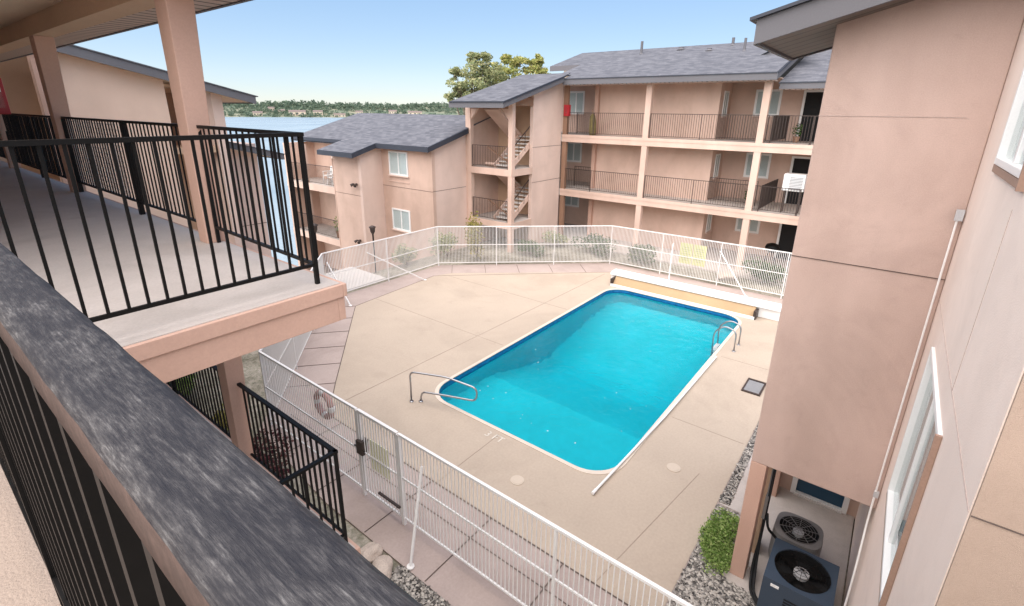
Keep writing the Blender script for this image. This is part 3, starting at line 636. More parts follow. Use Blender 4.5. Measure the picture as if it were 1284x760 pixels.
gt = MB(); gt.bar((4.15, 5.45, FT-.0), (4.15, 6.47, FT), .05, .045); gt.bar((4.15, 5.45, FB), (4.15, 6.47, FB), .03, .035); gt.bar((4.15, 5.45, -5.69), (4.15, 6.47, -5.69), .025)
gt.bar((4.15, 5.49, FB), (4.15, 5.49, FT), .035); gt.bar((4.15, 6.44, FB), (4.15, 6.44, FT), .035)
gate = gt.build('gate', 'white_metal', fence)
pk = MB()
for i in range(1, 13): pk.bar((4.15, 5.49+.073*i, FB), (4.15, 5.49+.073*i, FT), .015)
pk.build('pickets', 'white_metal', gate)
lt = MB(); lt.box(4.08, 4.22, 6.36, 6.52, -5.72, -5.45); lt.bar((4.1, 6.3, -5.6), (4.1, 6.6, -5.6), .02); lt.build('latch', 'brown_metal', gate)
cl_ = MB(); cl_.bar((4.10, 6.0, -6.3), (4.10, 5.45, -6.3), .035); cl_.build('closer', 'brown_metal', gate)
# signs and ring on the fence
sg = thing('fence_sign', 'yellow notice board fixed on the far stretch of white pool fence', 'sign', (20.08, 6.1, -6.03))
for y0, y1 in ((5.52, 6.05), (6.08, 6.61)):
    mb = MB(); mb.box(20.065, 20.08, y0, y1, -6.0, -5.13); pn = mb.build('panel', 'sign_yellow', sg)
    mb = MB()
    for k in range(7):
        w_ = (.30, .38, .2, .36, .3, .38, .22)[k]; mb.box(20.060, 20.064, (y0+y1)/2-w_/2, (y0+y1)/2+w_/2, -5.3-k*.09-.018, -5.3-k*.09)
    mb.build('lettering', 'sign_text', pn)
for y, lb in ((5.75, 'pale yellow notice board on the near fence beside the gate latch'),):
    mb = MB(); mb.box(4.163, 4.172, y, y+.5, -5.95, -5.35); mb.build('fence_sign', 'sign_pale', label=lb, cat='sign')
lr = thing('life_ring', 'faded red and white life ring hung on the near pool fence', 'life ring', (4.22, 7.66, -5.6))
def torus_arc(a0, a1, rr, rt, n=10):
    c = (4.22, 7.66, -5.28); return [(c[0], c[1]+rr*math.cos(a0+(a1-a0)*i/n), c[2]+rr*math.sin(a0+(a1-a0)*i/n)) for i in range(n+1)]
for k in range(4):
    m3 = MB(); m3.tube(torus_arc(k*math.pi/2+.2, (k+1)*math.pi/2-.2, .24, .06), .06, 12); m3.build('foam_section', 'ring_pink', lr, smooth=True)
    m3 = MB(); m3.tube(torus_arc(k*math.pi/2-.2, k*math.pi/2+.2, .24, .06, 4), .063, 12); m3.build('band', 'white_plastic', lr, smooth=True)

# ================================================================== NEAR WALKWAY BUILDING
nb = thing('walkway_building', 'near apartment building with open concrete walkways, salmon posts and black guards on the left', 'building', (1, 8, G))
Z3, Z2 = -1.2, -3.9
def slab(name, x0, x1, y0, y1, z, edge_y=True, edge_x=True, t=.28):
    mb = MB(); mb.box(x0, x1-.02, y0+.02, y1, z-.10, z); mb.box(x0, x1-.06, y0+.06, y1, z-t+.02, z-.10)
    o = mb.build(name, 'concrete_walk', nb)
    ed = MB(); ed.box(x1-.02, x1+.012, y0-.012, y1, z-.10, z-.004); ed.box(x0, x1-.02, y0-.012, y0+.02, z-.10, z-.004)
    ed.box(x1-.06, x1-.005, y0+.005, y1, z-t, z-.103); ed.box(x0, x1-.06, y0+.005, y0+.06, z-t, z-.103)
    ed.build('edge_trim', 'post', o, bevel=.004)
    return o
slab('landing_slab', .12, 1.93, 3.02, 17.4, Z3)
mb = MB(); mb.box(-3, .10, -4, 3.0, Z3-.28, Z3); mb.build('walkway_floor', 'walk_stucco', nb)
mb = MB(); mb.box(-3, .11, 3.003, 17.4, Z3-.28, Z3-.002); mb.build('walkway_floor', 'concrete_walk', nb)
mb = MB(); mb.box(.102, .14, -4, 3.005, Z3-.3, Z3+.012); mb.build('floor_flashing', 'galv', nb)
slab('lower_walkway_slab', .12, 1.98, 3.3, 17.4, Z2)
mb = MB(); mb.box(-3, .10, -4, 17.4, Z2-.28, Z2); mb.build('lower_walkway_floor', 'concrete_walk', nb)
# inner walls of the flats (left of the frame), coloured bright to bounce light
mb = MB(); mb.box(-3.3, -3, 3.0, 17.4, G-.3, 1.1); mb.build('flat_wall', 'stucco_lit', nb)
# posts, slightly battered on the pool side as in the photograph
def post(x0, x1, y0, y1, z0, z1, name='post', tw=.07):
    mb = MB(); v = [(x0, y0, z0), (x1, y0, z0), (x1, y1, z0), (x0, y1, z0), (x0, y0-tw, z1), (x1+tw*.8, y0-tw, z1), (x1+tw*.8, y1, z1), (x0, y1, z1)]
    b = len(mb.v); mb.v += v
    for q in ((0, 3, 2, 1), (4, 5, 6, 7), (0, 1, 5, 4), (1, 2, 6, 5), (2, 3, 7, 6), (3, 0, 4, 7)): mb.f.append(q); mb.mi.append(0)
    return mb.build(name, 'post', nb, bevel=.006)
for y in (4.90, 9.38, 13.86):
    post(1.77, 1.925, y, y+.17, Z3, .86)
for y in (5.25, 9.5, 13.9): post(1.82, 1.975, y, y+.17, Z2, Z3-.28)
for y in (5.25, 9.5, 13.9): post(1.82, 1.975, y, y+.17, G-.1, Z2-.28)
mb = MB(); mb.box(1.76, 2.0, 4.6, 17.4, .86, 1.075); mb.build('roof_beam', 'beam', nb, bevel=.004)
mb = MB(); mb.box(-3, 2.3, 4.6, 17.4, 1.076, 1.14); mb.build('ceiling', 'ceiling', nb)
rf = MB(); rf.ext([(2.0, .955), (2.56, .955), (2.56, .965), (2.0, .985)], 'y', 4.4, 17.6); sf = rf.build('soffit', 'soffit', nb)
rf = MB(); rf.box(2.56, 2.60, 4.4, 17.6, .945, 1.12); rf.box(-3, 2.6, 4.34, 4.39, .95, 1.13); rf.build('roof_fascia', 'fascia', nb)
rf = MB(); rf.ext([(-3.3, 2.55), (2.66, 1.13), (2.66, 1.16), (-3.3, 2.6)], 'y', 4.3, 17.6); rf.build('roof', 'shingles', nb)
# foreground guard with the worn wooden cap
gd = MB()
n = 40
for i in range(n): gd.bar((.054, -1.0+i*.095+.06, Z3+.09), (.054, -1.0+i*.095+.06, -.165), .016, .016)
gd.bar((.054, -1.2, Z3+.09), (.054, 3.1, Z3+.09), .03, .03); gd.bar((.054, 3.14, Z3-.25), (.054, 3.14, -.15), .035)
for y in (1.45, -.2): gd.bar((.054, y, Z3), (.054, y, -.16), .032)
gg = gd.build('walkway_guard', 'black_metal', nb)
prof = []
x0, x1, z0, z1, r1 = .0322, .0722, -.166, -.138, .0085
for cx, cz, a0 in ((x1-r1, z1-r1, 0), (x0+r1, z1-r1, 90)):
    for i in range(7): a = math.radians(a0+90*i/6); prof.append((cx+r1*math.cos(a), cz+r1*math.sin(a)))
prof += [(x0, z0), (x1, z0)]
hb = MB(); seg = 200; b0 = 0; P_ = len(prof)
for k in range(seg+1):
    y = -1.2+(3.16+1.2)*k/seg
    for (px, pz) in prof:
        dn = .0006*noise.noise(Vector((px*90, y*30, pz*90))); hb.v.append((px+dn, y, pz+dn))
for k in range(seg):
    for i in range(P_):
        j = (i+1) % P_; hb.f.append((k*P_+i, k*P_+j, (k+1)*P_+j, (k+1)*P_+i)); hb.mi.append(1 if (prof[i][1] < z1-r1*.8 or prof[j][1] < z1-r1*.8) else 0)
hb.build('handrail_cap', ['rail_top', 'rail_side'], gg, smooth=True)
# guards of the landing and along the upper walkway
guard(nb, (.054, 3.15), (1.80, 3.15), -.165, -1.055, Z3, sp=.093, bw=.0145, ends=False)
guard(nb, (1.80, 3.15), (1.86, 4.88), -.165, -1.055, Z3, sp=.105, bw=.012)
guard(nb, (1.86, 5.07), (1.86, 9.37), -.165, -1.055, Z3, sp=.105, bw=.012, posts=(.42,), pw=.05)
guard(nb, (1.86, 9.56), (1.86, 13.85), -.165, -1.055, Z3, sp=.105, bw=.012, posts=(.5,))
guard(nb, (1.86, 14.04), (1.86, 17.3), -.165, -1.055, Z3, sp=.1, bw=.0165)
mb = MB()
for i in range(36): mb.bar((1.885, 9.35-i*.06, -1.05), (1.885, 9.35-i*.06, -.18), .004)
for i in range(15): mb.bar((1.885, 7.2, -1.05+i*.06), (1.885, 9.35, -1.05+i*.06), .004)
mb.build('wire_mesh', 'galv', nb)
mb = MB()
for i in range(14): mb.box(1.885, 1.90, 9.6+i*.3, 9.74+i*.3, -1.05, -.19)
mb.build('privacy_screen', 'screen_dark', nb)
# guards of the lower walkway
guard(nb, (.1, 3.42), (1.93, 3.42), -2.86, -3.78, Z2, sp=.1, bw=.0165)
guard(nb, (1.93, 3.42), (1.93, 5.23), -2.86, -3.78, Z2, sp=.1, bw=.0165, ends=False)
guard(nb, (1.93, 5.44), (1.93, 9.48), -2.86, -3.78, Z2, sp=.1, bw=.0165, posts=(.5,), pw=.05)
guard(nb, (1.93, 9.7), (1.93, 13.88), -2.86, -3.78, Z2, sp=.1, bw=.0165, posts=(.5,), pw=.05)
# red extinguisher cabinet on the third post
fe = thing('extinguisher_cabinet', 'red fire extinguisher cabinet on the far left walkway post', 'extinguisher cabinet', (1.6, 12.3, -.16))
mb = MB(); mb.box(1.45, 1.77, 12.2, 12.42, -.16, .42); mb.build('case', 'red', fe, bevel=.01)
mb = MB(); mb.box(1.50, 1.72, 12.19, 12.199, -.06, .34); mb.build('glass_front', 'glass', fe)
mb = MB(); mb.box(1.50, 1.72, 12.193, 12.198, .20, .30); mb.box(1.58, 1.64, 12.193, 12.198, -.0, .14); mb.build('lettering', 'white_plastic', fe)
mb = MB(); mb.bar((1.6, 12.42, .1), (1.77, 13.86, .1), .03); mb.build('bracket', 'brown_metal', fe)

# ================================================================== CROSS WING behind the walkway (far left)
cw = thing('cross_wing', 'pink stucco wing with a sloping eave at the far end of the left walkway', 'building', (3, 19, G))
mb = MB(); mb.ext([(3.5, G-6), (5.95, G-6), (5.95, .33+.245*(8.33-5.95)-.17), (3.5, .33+.245*(8.33-3.5)-.17)], 'y', 17.5, 17.7); mb.build('wall', 'stucco_peach', cw)
mb = MB(); mb.box(2.0, 3.5, 18.3, 18.5, G-6, 1.5); mb.box(2.0, 3.5, 17.6, 18.3, -1.4, -1.2); mb.build('recess_wall', 'beam', cw)
mb = MB(); mb.box(7.18, 7.5, 17.5, 20, G-6, .6); mb.build('end_pier', 'stucco_light', cw)
mb = MB(); mb.box(5.95, 7.18, 19.0, 19.2, G-6, 1); mb.box(5.95, 7.18, 17.6, 19, -1.4, -1.2); mb.box(5.95, 7.18, 17.6, 19, .55, .62); mb.build('porch_recess', 'beam', cw)
mb = MB(); mb.box(6.1, 6.9, 18.94, 19.0, -1.2, .4); mb.build('door', 'wood_brown', cw)
mb = MB(); mb.box(6.42, 6.58, 17.6, 17.76, -1.2, .5); mb.build('porch_post', 'post', cw)
mb = MB(); mb.box(-3, 2.0, 17.5, 17.7, G-1, 1.3); mb.build('end_wall', 'stucco', cw)
mb = MB(); mb.box(3.12, 3.45, 17.3, 17.6, G-1, 1.35); mb.build('corner_pier', 'post', cw)
def zr(x): return .33+.245*(8.33-x)
rf = MB(); rf.ext([(-3, zr(-3)-.25), (8.33, zr(8.33)-.23), (8.33, zr(8.33)), (-3, zr(-3))], 'y', 16.98, 17.06); rf.box(8.29, 8.35, 17.06, 26, zr(8.33)-.22, zr(8.33)); rf.build('roof_fascia', 'fascia', cw)
rf = MB(); rf.ext([(-3, zr(-3)+.002), (8.4, zr(8.4)+.002), (8.4, zr(8.4)+.03), (-3, zr(-3)+.03)], 'y', 16.94, 26); rf.build('roof', 'shingles', cw)
rf = MB(); rf.ext([(-3, zr(-3)-.20), (8.28, zr(8.28)-.20), (8.28, zr(8.28)-.17), (-3, zr(-3)-.17)], 'y', 17.07, 20); rf.build('soffit', 'ceiling', cw)

lw = thing('lower_wing', 'lower pink stucco building with its own eave seen through the landing guard', 'building', (7, 20, -12))
mb = MB(); mb.box(4.0, 9.3, 19.5, 24, -14, -1.3); mb.build('wall', 'stucco_light', lw)
mb = MB(); mb.box(4.0, 9.302, 19.488, 19.499, -4.35, -4.33); mb.box(4, 9.302, 19.488, 19.499, -7.2, -7.18); mb.build('wall_joint', 'joint', lw)
def zr2(x): return -1.72+.27*(10.1-x)
rf = MB(); rf.ext([(5, zr2(5)-.22), (10.1, zr2(10.1)-.2), (10.1, zr2(10.1)), (5, zr2(5))], 'y', 18.98, 19.05); rf.box(10.05, 10.1, 19.05, 24.5, zr2(10.1)-.2, zr2(10.1)); rf.build('roof_fascia', 'fascia', lw)
rf = MB(); rf.ext([(4.5, zr2(4.5)), (10.15, zr2(10.15)+.002), (10.15, zr2(10.15)+.03), (4.5, zr2(4.5)+.03)], 'y', 18.95, 24.5); rf.build('roof', 'shingles', lw)
rf = MB(); rf.ext([(5, zr2(5)-.18), (10.0, zr2(10)-.18), (10, zr2(10)-.15), (5, zr2(5)-.15)], 'y', 19.06, 24); rf.build('soffit', 'ceiling', lw)

# ================================================================== RIGHT BUILDING (projecting block, window wall)
rb = thing('window_wall_building', 'pink stucco building on the right with a projecting block over a patio and two windows', 'building', (6, -2, G))
mb = MB(); mb.box(6.6, 9.1, -.598, .83, -4.6, 1.15); mb.build('projecting_block', 'stucco_mauve', rb, bevel=.012)
mb = MB(); mb.box(6.592, 6.599, -.6, .832, -1.625, -1.617); mb.build('stucco_joint', 'joint', rb)
mb = MB(); mb.box(6.594, 6.599, -.4, .832, -.02, -.014); mb.build('stucco_joint', 'joint_soft', rb)
W1 = (4.15, 5.50, -.36, 1.25); W2 = (4.12, 5.85, -3.80, -2.10)
mb = MB(); wall(mb, 'y', -.6, -.22, 2.9, 9.3, G-.3, 2.5, (W1, W2)); mb.build('window_wall', 'stucco_lit', rb)
mb = MB()
mb.box(2.9, 6.58, -.6, -.597, -1.84, -1.835); mb.build('stucco_joint', 'joint_soft', rb)
mb = MB(); mb.box(4.30, 4.305, -.6, -.597, -1.835, -.55); mb.build('stucco_joint', 'joint_soft', rb)
mb = MB(); mb.box(2.88, 3.1, -4, -.606, G-.3, 2.5); mb.build('end_wall', 'stucco_tan', rb)
mb = MB(); mb.box(2.874, 2.879, -4, -.607, -1.842, -1.836); mb.build('stucco_joint', 'joint', rb)
for (a, b2, c, d2) in (W1, W2):
    fr = MB(); pr = .0; fw_ = .055
    fr.box(a, a+fw_, -.66, -.575, c, d2); fr.box(b2-fw_, b2, -.66, -.575, c, d2); fr.box(a+fw_, b2-fw_, -.66, -.575, c, c+fw_); fr.box(a+fw_, b2-fw_, -.66, -.575, d2-fw_, d2)
    fr.box((a+b2)/2-.03, (a+b2)/2+.03, -.64, -.60, c+fw_, d2-fw_)
    wo_ = fr.build('window', 'white_plastic', rb, bevel=.006)
    gl = MB(); gl.box(a+fw_, b2-fw_, -.628, -.624, c+fw_, d2-fw_); gl.build('glass_pane', 'glass', wo_)
    cu = MB(); nn = 30
    for i in range(nn):
        xa = a+(b2-a)*i/nn; cu.box(xa, xa+(b2-a)/nn, -.655-.01*(i % 2), -.67-.01*(i % 2), c, d2)
    cu.build('curtain', 'curtain', wo_)
    tr = MB(); tr.box(a-.03, a-.002, -.598, -.560, c-.06, d2); tr.box(a, b2+.03, -.598, -.58, c-.06, c-.004); tr.build('trim', 'trim_brown', wo_)
# downpipe in the corner
dp = MB(); dp.tube([(6.52, -.545, -.95), (6.52, -.545, -4.3)], .010, 10); dp.tube(arc([(6.52, -.545, -4.3), (6.5, -.545, -4.7), (6.2, -.545, -5.3), (6.1, -.545, G)], .3), .012, 10); dp.box(6.50, 6.54, -.585, -.52, -.99, -.88, 1); dp.box(6.502, 6.538, -.58, -.53, -4.38, -4.30, 1)
dp.build('conduit_pipe', ['white_metal', 'galv'], rb, smooth=False)
# posts under the block and patio back wall with the dark blue door
for (x, y, w1, w2) in ((6.6, .63, .32, .2), (8.75, .60, .32, .22)):
    mb = MB(); mb.box(x, x+w1, y, y+w2, G-.1, -4.602); mb.build('post', 'post', rb, bevel=.008)
mb = MB(); mb.box(7.2, 7.5, .60, .80, G-.1, -4.602); mb.build('post', 'beam', rb)
mb = MB(); wall(mb, 'x', 9.1, .2, -.6, 1.0, G-.1, -4.602, ((-.46, .42, G-.1, -4.7),)); mb.build('patio_wall', 'stucco', rb)
mb = MB(); mb.box(9.06, 9.16, -.46, -.38, G, -4.7); mb.box(9.06, 9.16, .34, .42, G, -4.7); mb.box(9.05, 9.18, -.38, .34, G, G+.05)
dr = mb.build('door_frame', 'white_plastic', rb)
mb = MB(); mb.box(9.12, 9.15, -.38, .34, G+.05, -4.7); mb.build('door', 'blue_door', rb)
mb = MB(); mb.box(9.02, 9.10, -.40, .36, G, G+.03); mb.build('door_sill', 'concrete_white', rb)
# roof of the block: rake rising away to the right
def zq(y): return .93+.265*(1.50-y)
rf = MB(); rf.ext([(1.50, zq(1.5)-.24), (-4, zq(-4)-.24), (-4, zq(-4)), (1.50, zq(1.5))], 'x', 6.10, 6.15); rf.ext([(1.50, zq(1.5)-.24), (-4, zq(-4)-.24), (-4, zq(-4)), (1.50, zq(1.5))], 'x', 8.15, 8.20)
rf.box(6.15, 8.15, 1.46, 1.51, zq(1.5)-.24, zq(1.5)); rf.build('roof_fascia', 'fascia', rb)
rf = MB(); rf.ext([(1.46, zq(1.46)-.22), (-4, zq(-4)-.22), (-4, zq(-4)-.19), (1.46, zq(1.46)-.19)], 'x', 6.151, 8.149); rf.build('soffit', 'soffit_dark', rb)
rf = MB(); rf.ext([(1.56, zq(1.56)+.002), (-4, zq(-4)+.002), (-4, zq(-4)+.035), (1.56, zq(1.56)+.035)], 'x', 6.05, 8.25); rf.build('roof', 'drip', rb)

# air conditioner condensers
def condenser(name, cx, cy, w_, d_, hh, mat, lab, rot, round_=False):
    t_ = thing(name, lab, 'air conditioner', (cx, cy, G))
    m3 = MB()
    if round_:
        prof_ = [(cx+math.copysign(abs(math.cos(a))**.6, math.cos(a))*w_/2, cy+math.copysign(abs(math.sin(a))**.6, math.sin(a))*d_/2) for a in [2*math.pi*i/36 for i in range(36)]]
    else:
        prof_ = [(cx-w_/2, cy-d_/2), (cx+w_/2, cy-d_/2), (cx+w_/2, cy+d_/2), (cx-w_/2, cy+d_/2)]
    hole_ = [(cx+math.cos(a)*w_*.42, cy+math.sin(a)*d_*.42) for a in [2*math.pi*i/32 for i in range(32)]]
    flat_poly(m3, prof_, hole_, G+hh, 0)
    for i in range(len(prof_)):
        p, q = prof_[i], prof_[(i+1) % len(prof_)]; m3.poly([(p[0], p[1], G+.04), (q[0], q[1], G+.04), (q[0], q[1], G+hh), (p[0], p[1], G+hh)])
    for i in range(32):
        p, q = hole_[i], hole_[(i+1) % 32]; m3.poly([(p[0], p[1], G+hh), (q[0], q[1], G+hh), (q[0], q[1], G+hh-.16), (p[0], p[1], G+hh-.16)], 1)
    m3.poly([(p[0], p[1], G+hh-.16) for p in hole_], 1)
    m3.build('cabinet', [mat, 'dark'], t_)
    fn = MB(); rr = w_*.40
    for i in range(4):
        a = i*math.pi/2+.4; p1 = (cx+math.cos(a)*rr, cy+math.sin(a)*rr, G+hh-.10); p2 = (cx+math.cos(a+.75)*rr, cy+math.sin(a+.75)*rr, G+hh-.06)
        fn.poly([(cx, cy, G+hh-.08), p1, p2])
    fn.build('fan_blade', 'black_metal', t_)
    hb_ = MB(); hb_.cyl(cx, cy, G+hh-.09, G+hh-.03, w_*.12, 20); hb_.build('motor_hub', 'galv', t_)
    gr = MB()
    for k in range(1, 7):
        rr = w_*.42*k/6; gr.tube([(cx+math.cos(2*math.pi*i/28)*rr, cy+math.sin(2*math.pi*i/28)*rr*d_/w_, G+hh+.012+.012*(1-k/6)) for i in range(29)], .0028, 5, cap=False)
    for i in range(10):
        a = i*math.pi/5; gr.bar((cx, cy, G+hh+.025), (cx+math.cos(a)*w_*.42, cy+math.sin(a)*d_*.42, G+hh+.010), .006)
    gr.build('fan_grille', 'black_metal' if not round_ else 'ac_grey', t_)
    lv = MB()
    if not round_:
        for k in range(10):
            z = G+.1+k*(hh-.28)/10
            lv.box(cx-w_/2-.006, cx-w_/2+.001, cy-d_/2+.06, cy+d_/2-.28, z, z+.022)
        lv.build('louvres', 'dark', t_)
        pl = MB(); pl.box(cx-w_/2-.008, cx-w_/2, cy+d_/2-.2, cy+d_/2-.1, G+hh-.1, G+hh-.06); pl.build('maker_plate', 'white_plastic', t_)
        ft = MB(); ft.box(cx-w_/2+.02, cx+w_/2-.02, cy-d_/2+.02, cy+d_/2-.02, G, G+.05); ft.build('base_pad', 'grey_board', t_)
    else:
        for k in range(12):
            z = G+.08+k*(hh-.16)/12; lv.tube([(p[0]+(p[0]-cx)*.015, p[1]+(p[1]-cy)*.015, z) for p in prof_+prof_[:1]], .006, 5, cap=False)
        lv.build('coil_guard', 'ac_grey', t_)
    return t_
condenser('condenser', 6.50, -.04, .80, .80, .74, 'ac_blue', 'dark blue square condenser unit nearest the camera on the patio', 0)
condenser('condenser', 7.46, .12, .64, .64, .58, 'ac_grey', 'grey rounded condenser unit behind the blue one on the patio', 0, True)
mb = MB()
for i, (dx, dy) in enumerate(((0, 0), (.05, .02), (.02, .05))):
    mb.tube(arc([(7.0+dx, .56, -4.62), (7.0+dx, .56, -6.1), (6.75+dx, .52+dy, -6.45), (6.35+dx, .45+dy, G+.05), (6.15+dx, .2+dy, G+.06), (6.3+dx, .05, G+.2)], .25), .018, 8)
mb.tube(arc([(7.05, .54, -5.7), (7.05, .5, -5.95), (7.2, .35, -6.2), (7.3, .25, -6.3)], .1), .02, 8)
mb.build('insulated_lines', 'dark', smooth=True, label='black insulated cooling lines looping from the post to the condensers', cat='pipes')
mb = MB(); mb.box(6.96, 7.08, .56, .60, -5.75, -5.35); mb.tube([(7.02, .58, -5.35), (7.02, .58, -4.62)], .015, 8); mb.build('disconnect_box', 'ac_grey', label='grey electrical disconnect box on the inner face of the patio post', cat='electrical box')

# ================================================================== MAIN BUILDING
mn = thing('balcony_building', 'three-storey pink building with open balconies and a grey shingle roof beyond the pool', 'building', (25, 5, G))
XF = 22.8; YL = 14.35; YR = -6.0
A3, A2 = -1.17, -3.98
for zf, nm in ((A3, 'upper_balcony_slab'), (A2, 'middle_balcony_slab')):
    mb = MB(); mb.box(XF, 26.0, YR, YL-.02, zf-.34, zf); mb.box(XF+.02, 26.0, YL-.02, 17.0, zf-.34, zf); o = mb.build(nm, 'concrete_walk', mn)
    e_ = MB(); e_.box(XF-.03, XF-.001, YR, YL-.02, zf-.13, zf+.01); e_.box(XF-.012, XF-.001, YR, YL-.02, zf-.36, zf-.133); e_.build('edge_trim', 'trim', o)
mb = MB(); mb.box(21.9, 26, YR, 18, G-.2, G+.02); mb.build('ground_slab', 'concrete_walk', mn)
def zm(x): return 1.50+.285*(x-22.15)        # top of main roof plane
levels = ((A3, 1.35), (A2, A3-.34), (G, A2-.34))
for zf, zc in levels:
    mb = MB(); wall(mb, 'x', 24.2, .2, 7.0, 13.0, zf, zc); mb.build('panel_wall', 'stucco', mn)
    s2 = (7.0, 7.2)
    mb = MB(); wall(mb, 'y', 7.0, .18, 24.4, 26.0, zf, zc); mb.build('side_wall', 'stucco', mn)
    mb = MB(); mb.box(24.4, 26.0, 12.8, 13.0, zf, zc); mb.build('side_wall', 'stucco', mn)
    mb = MB(); wall(mb, 'x', 26.0, .2, -6, 7.0, zf, zc); wall(mb, 'x', 26.0, .2, 13.0, 17.0, zf, zc); mb.build('back_wall', 'stucco', mn)
    mb = MB(); mb.box(22.9, 26.0, YR if zf != A3 else 4.42, 17.0, zc-.03, zc-.001)
    if zf == A3: mb.box(23.1, 26.0, YR, 4.41, .98, 1.0)
    mb.build('ceiling', 'stucco' if zf == A3 else 'beam', mn)
for (zf, zc) in levels:
    # recess at the left end, narrow side window, recess at the right with window and door
    window(mn, 'x', 26.0, -1, 14.95, 16.05, zf+1.0 if zf > A2 else zf+1.1, zf+2.25, fr=.10)
    window(mn, 'y', 7.0, -1, 24.75, 25.45, zf+1.02, zf+2.12, fr=.07, sill=True)
    window(mn, 'x', 26.0, -1, 4.85, 5.95, zf+1.05, zf+2.2, fr=.10)
    d_ = MB(); d_.box(25.94, 25.999, 3.02, 3.12, zf, zf+2.15); d_.box(25.94, 25.999, 3.9, 4.0, zf, zf+2.15); d_.box(25.94, 25.999, 3.12, 3.9, zf+2.06, zf+2.15); df = d_.build('door_frame', 'white_plastic', mn)
    d_ = MB(); d_.box(25.97, 25.995, 3.12, 3.9, zf, zf+2.06); d_.build('door', 'dark', mn)
for zf, rl in ((A3, -.08), (A2, -2.90)):
    spans = ((14.2, 12.9), (12.9, 9.95), (9.55, 4.95), (4.65, 3.02)) if True else ()
    guard(mn, (XF+.06, 14.2), (XF+.06, 9.9), rl, zf+.10, zf, sp=.105, bw=.014, mat='brown_metal', posts=(.38,), rail=.032)
    guard(mn, (XF+.06, 9.6), (XF+.06, 4.95), rl, zf+.10, zf, sp=.105, bw=.014, mat='brown_metal', posts=(.5,), rail=.032)
    guard(mn, (XF+.06, 4.7), (XF+.06, 3.02), rl, zf+.10, zf, sp=.105, bw=.014, mat='brown_metal', rail=.032)
    guard(mn, (XF+.1, 4.45), (25.9, 4.40), rl, zf+.10, zf, sp=.075, bw=.03, mat='brown_metal', rail=.035)
    guard(mn, (24.3, 7.1), (24.3, 4.9), rl, zf+.10, zf, sp=.105, bw=.014, mat='brown_metal', rail=.032)
    guard(mn, (24.2, 14.3), (24.2, 13.1), rl, zf+.10, zf, sp=.105, bw=.014, mat='brown_metal', rail=.032)
    guard(mn, (XF+.06, 2.98), (XF+.06, -5.5), rl, zf+.10, zf, sp=.12, bw=.014, mat='brown_metal', rail=.032, posts=(.33, .66))
for y in (9.65, 4.70, -.2):
    for zf, zc in levels:
        mb = MB(); mb.box(XF+.0, XF+.26, y-.01, y+.26, zf, zc); mb.build('post', 'trim', mn, bevel=.01)
for zf, zc in levels: mb = MB(); mb.box(XF+.02, XF+.2, 14.1, 14.34, zf, zc); mb.build('post', 'wood_brown', mn)
mb = MB()
for zf, zc in levels: mb.box(24.0, 24.199, 13.0, 13.2, zf, zc)
mb.build('wall_trim', 'post', mn)
# roof: main slope with the step over the stair tower side and a lower plane on the right
rm = MB(); YE = 13.95
def plane_poly(mb, pts, zfun, t=.05, mi=0):
    n_ = len(pts); b = len(mb.v)
    mb.v += [(x, y, zfun(x)) for x, y in pts] + [(x, y, zfun(x)-t) for x, y in pts]
    loops = [[Vector((x, y, 0)) for x, y in pts]]
    for t3 in tessellate_polygon(loops):
        p = [loops[0][i] for i in t3]
        if (p[1]-p[0]).cross(p[2]-p[0]).z < 0: t3 = t3[::-1]
        mb.f.append(tuple(b+i for i in t3)); mb.mi.append(mi); mb.f.append(tuple(b+n_+i for i in t3[::-1])); mb.mi.append(mi)
    for i in range(n_):
        j = (i+1) % n_; mb.f.append((b+i, b+n_+i, b+n_+j, b+j)); mb.mi.append(mi)
plane_poly(rm, [(22.12, 4.45), (28.8, 4.45), (28.8, 16.9), (25.3, 16.9), (25.3, 14.9), (22.9, 14.9), (22.9, 14.0), (22.12, 14.0)], zm)
plane_poly(rm, [(28.8, -8), (28.8, 16.9), (36, 16.9), (36, -8)], lambda x: zm(28.8)-.285*(x-28.8))
rt = rm.build('roof', 'shingles', mn)
rm2 = MB(); zm2 = lambda x: 1.15+.285*(x-22.75)
plane_poly(rm2, [(22.75, -8), (28.8, -8), (28.8, 4.44), (22.75, 4.44)], zm2); rm2.build('lower_roof', 'shingles', mn)
fs = MB(); fs.box(22.10, 22.15, 4.45, 14.0, zm(22.12)-.27, zm(22.12)-.004); fs.ext([(22.1, zm(22.1)-.27), (28.8, zm(28.8)-.27), (28.8, zm(28.8)-.052), (22.1, zm(22.1)-.052)], 'y', 4.40, 4.449)
fs.box(22.72, 22.77, -8, 4.39, zm2(22.75)-.24, zm2(22.75)-.004)
fs.box(25.26, 25.31, 14.9, 16.9, zm(25.3)-.27, zm(25.3)-.004)
fs.ext([(22.9, zm(22.9)-.27), (25.3, zm(25.3)-.27), (25.3, zm(25.3)-.052), (22.9, zm(22.9)-.052)], 'y', 14.9, 14.95)
fs.build('roof_fascia', 'fascia', mn)
fs = MB(); fs.box(22.07, 22.1, 4.40, 14.0, zm(22.12)-.03, zm(22.12)+.012); fs.box(22.69, 22.72, -8, 4.39, zm2(22.75)-.03, zm2(22.75)+.012); fs.ext([(22.1, zm(22.1)-.05), (28.8, zm(28.8)-.05), (28.8, zm(28.8)+.012), (22.1, zm(22.1)+.012)], 'y', 4.37, 4.399); fs.build('drip_edge', 'drip', mn)
sf = MB(); sf.box(22.16, 22.85, 4.5, 14.0, 1.20, 1.23); sf.box(22.78, 22.9, -8, 4.38, .88, .9); sf.build('soffit', 'soffit', mn)
mb = MB(); mb.box(26.6, 28.0, 15.0, 16.8, 1.0, 2.4); mb.build('attic_wall', 'far_wall', mn)
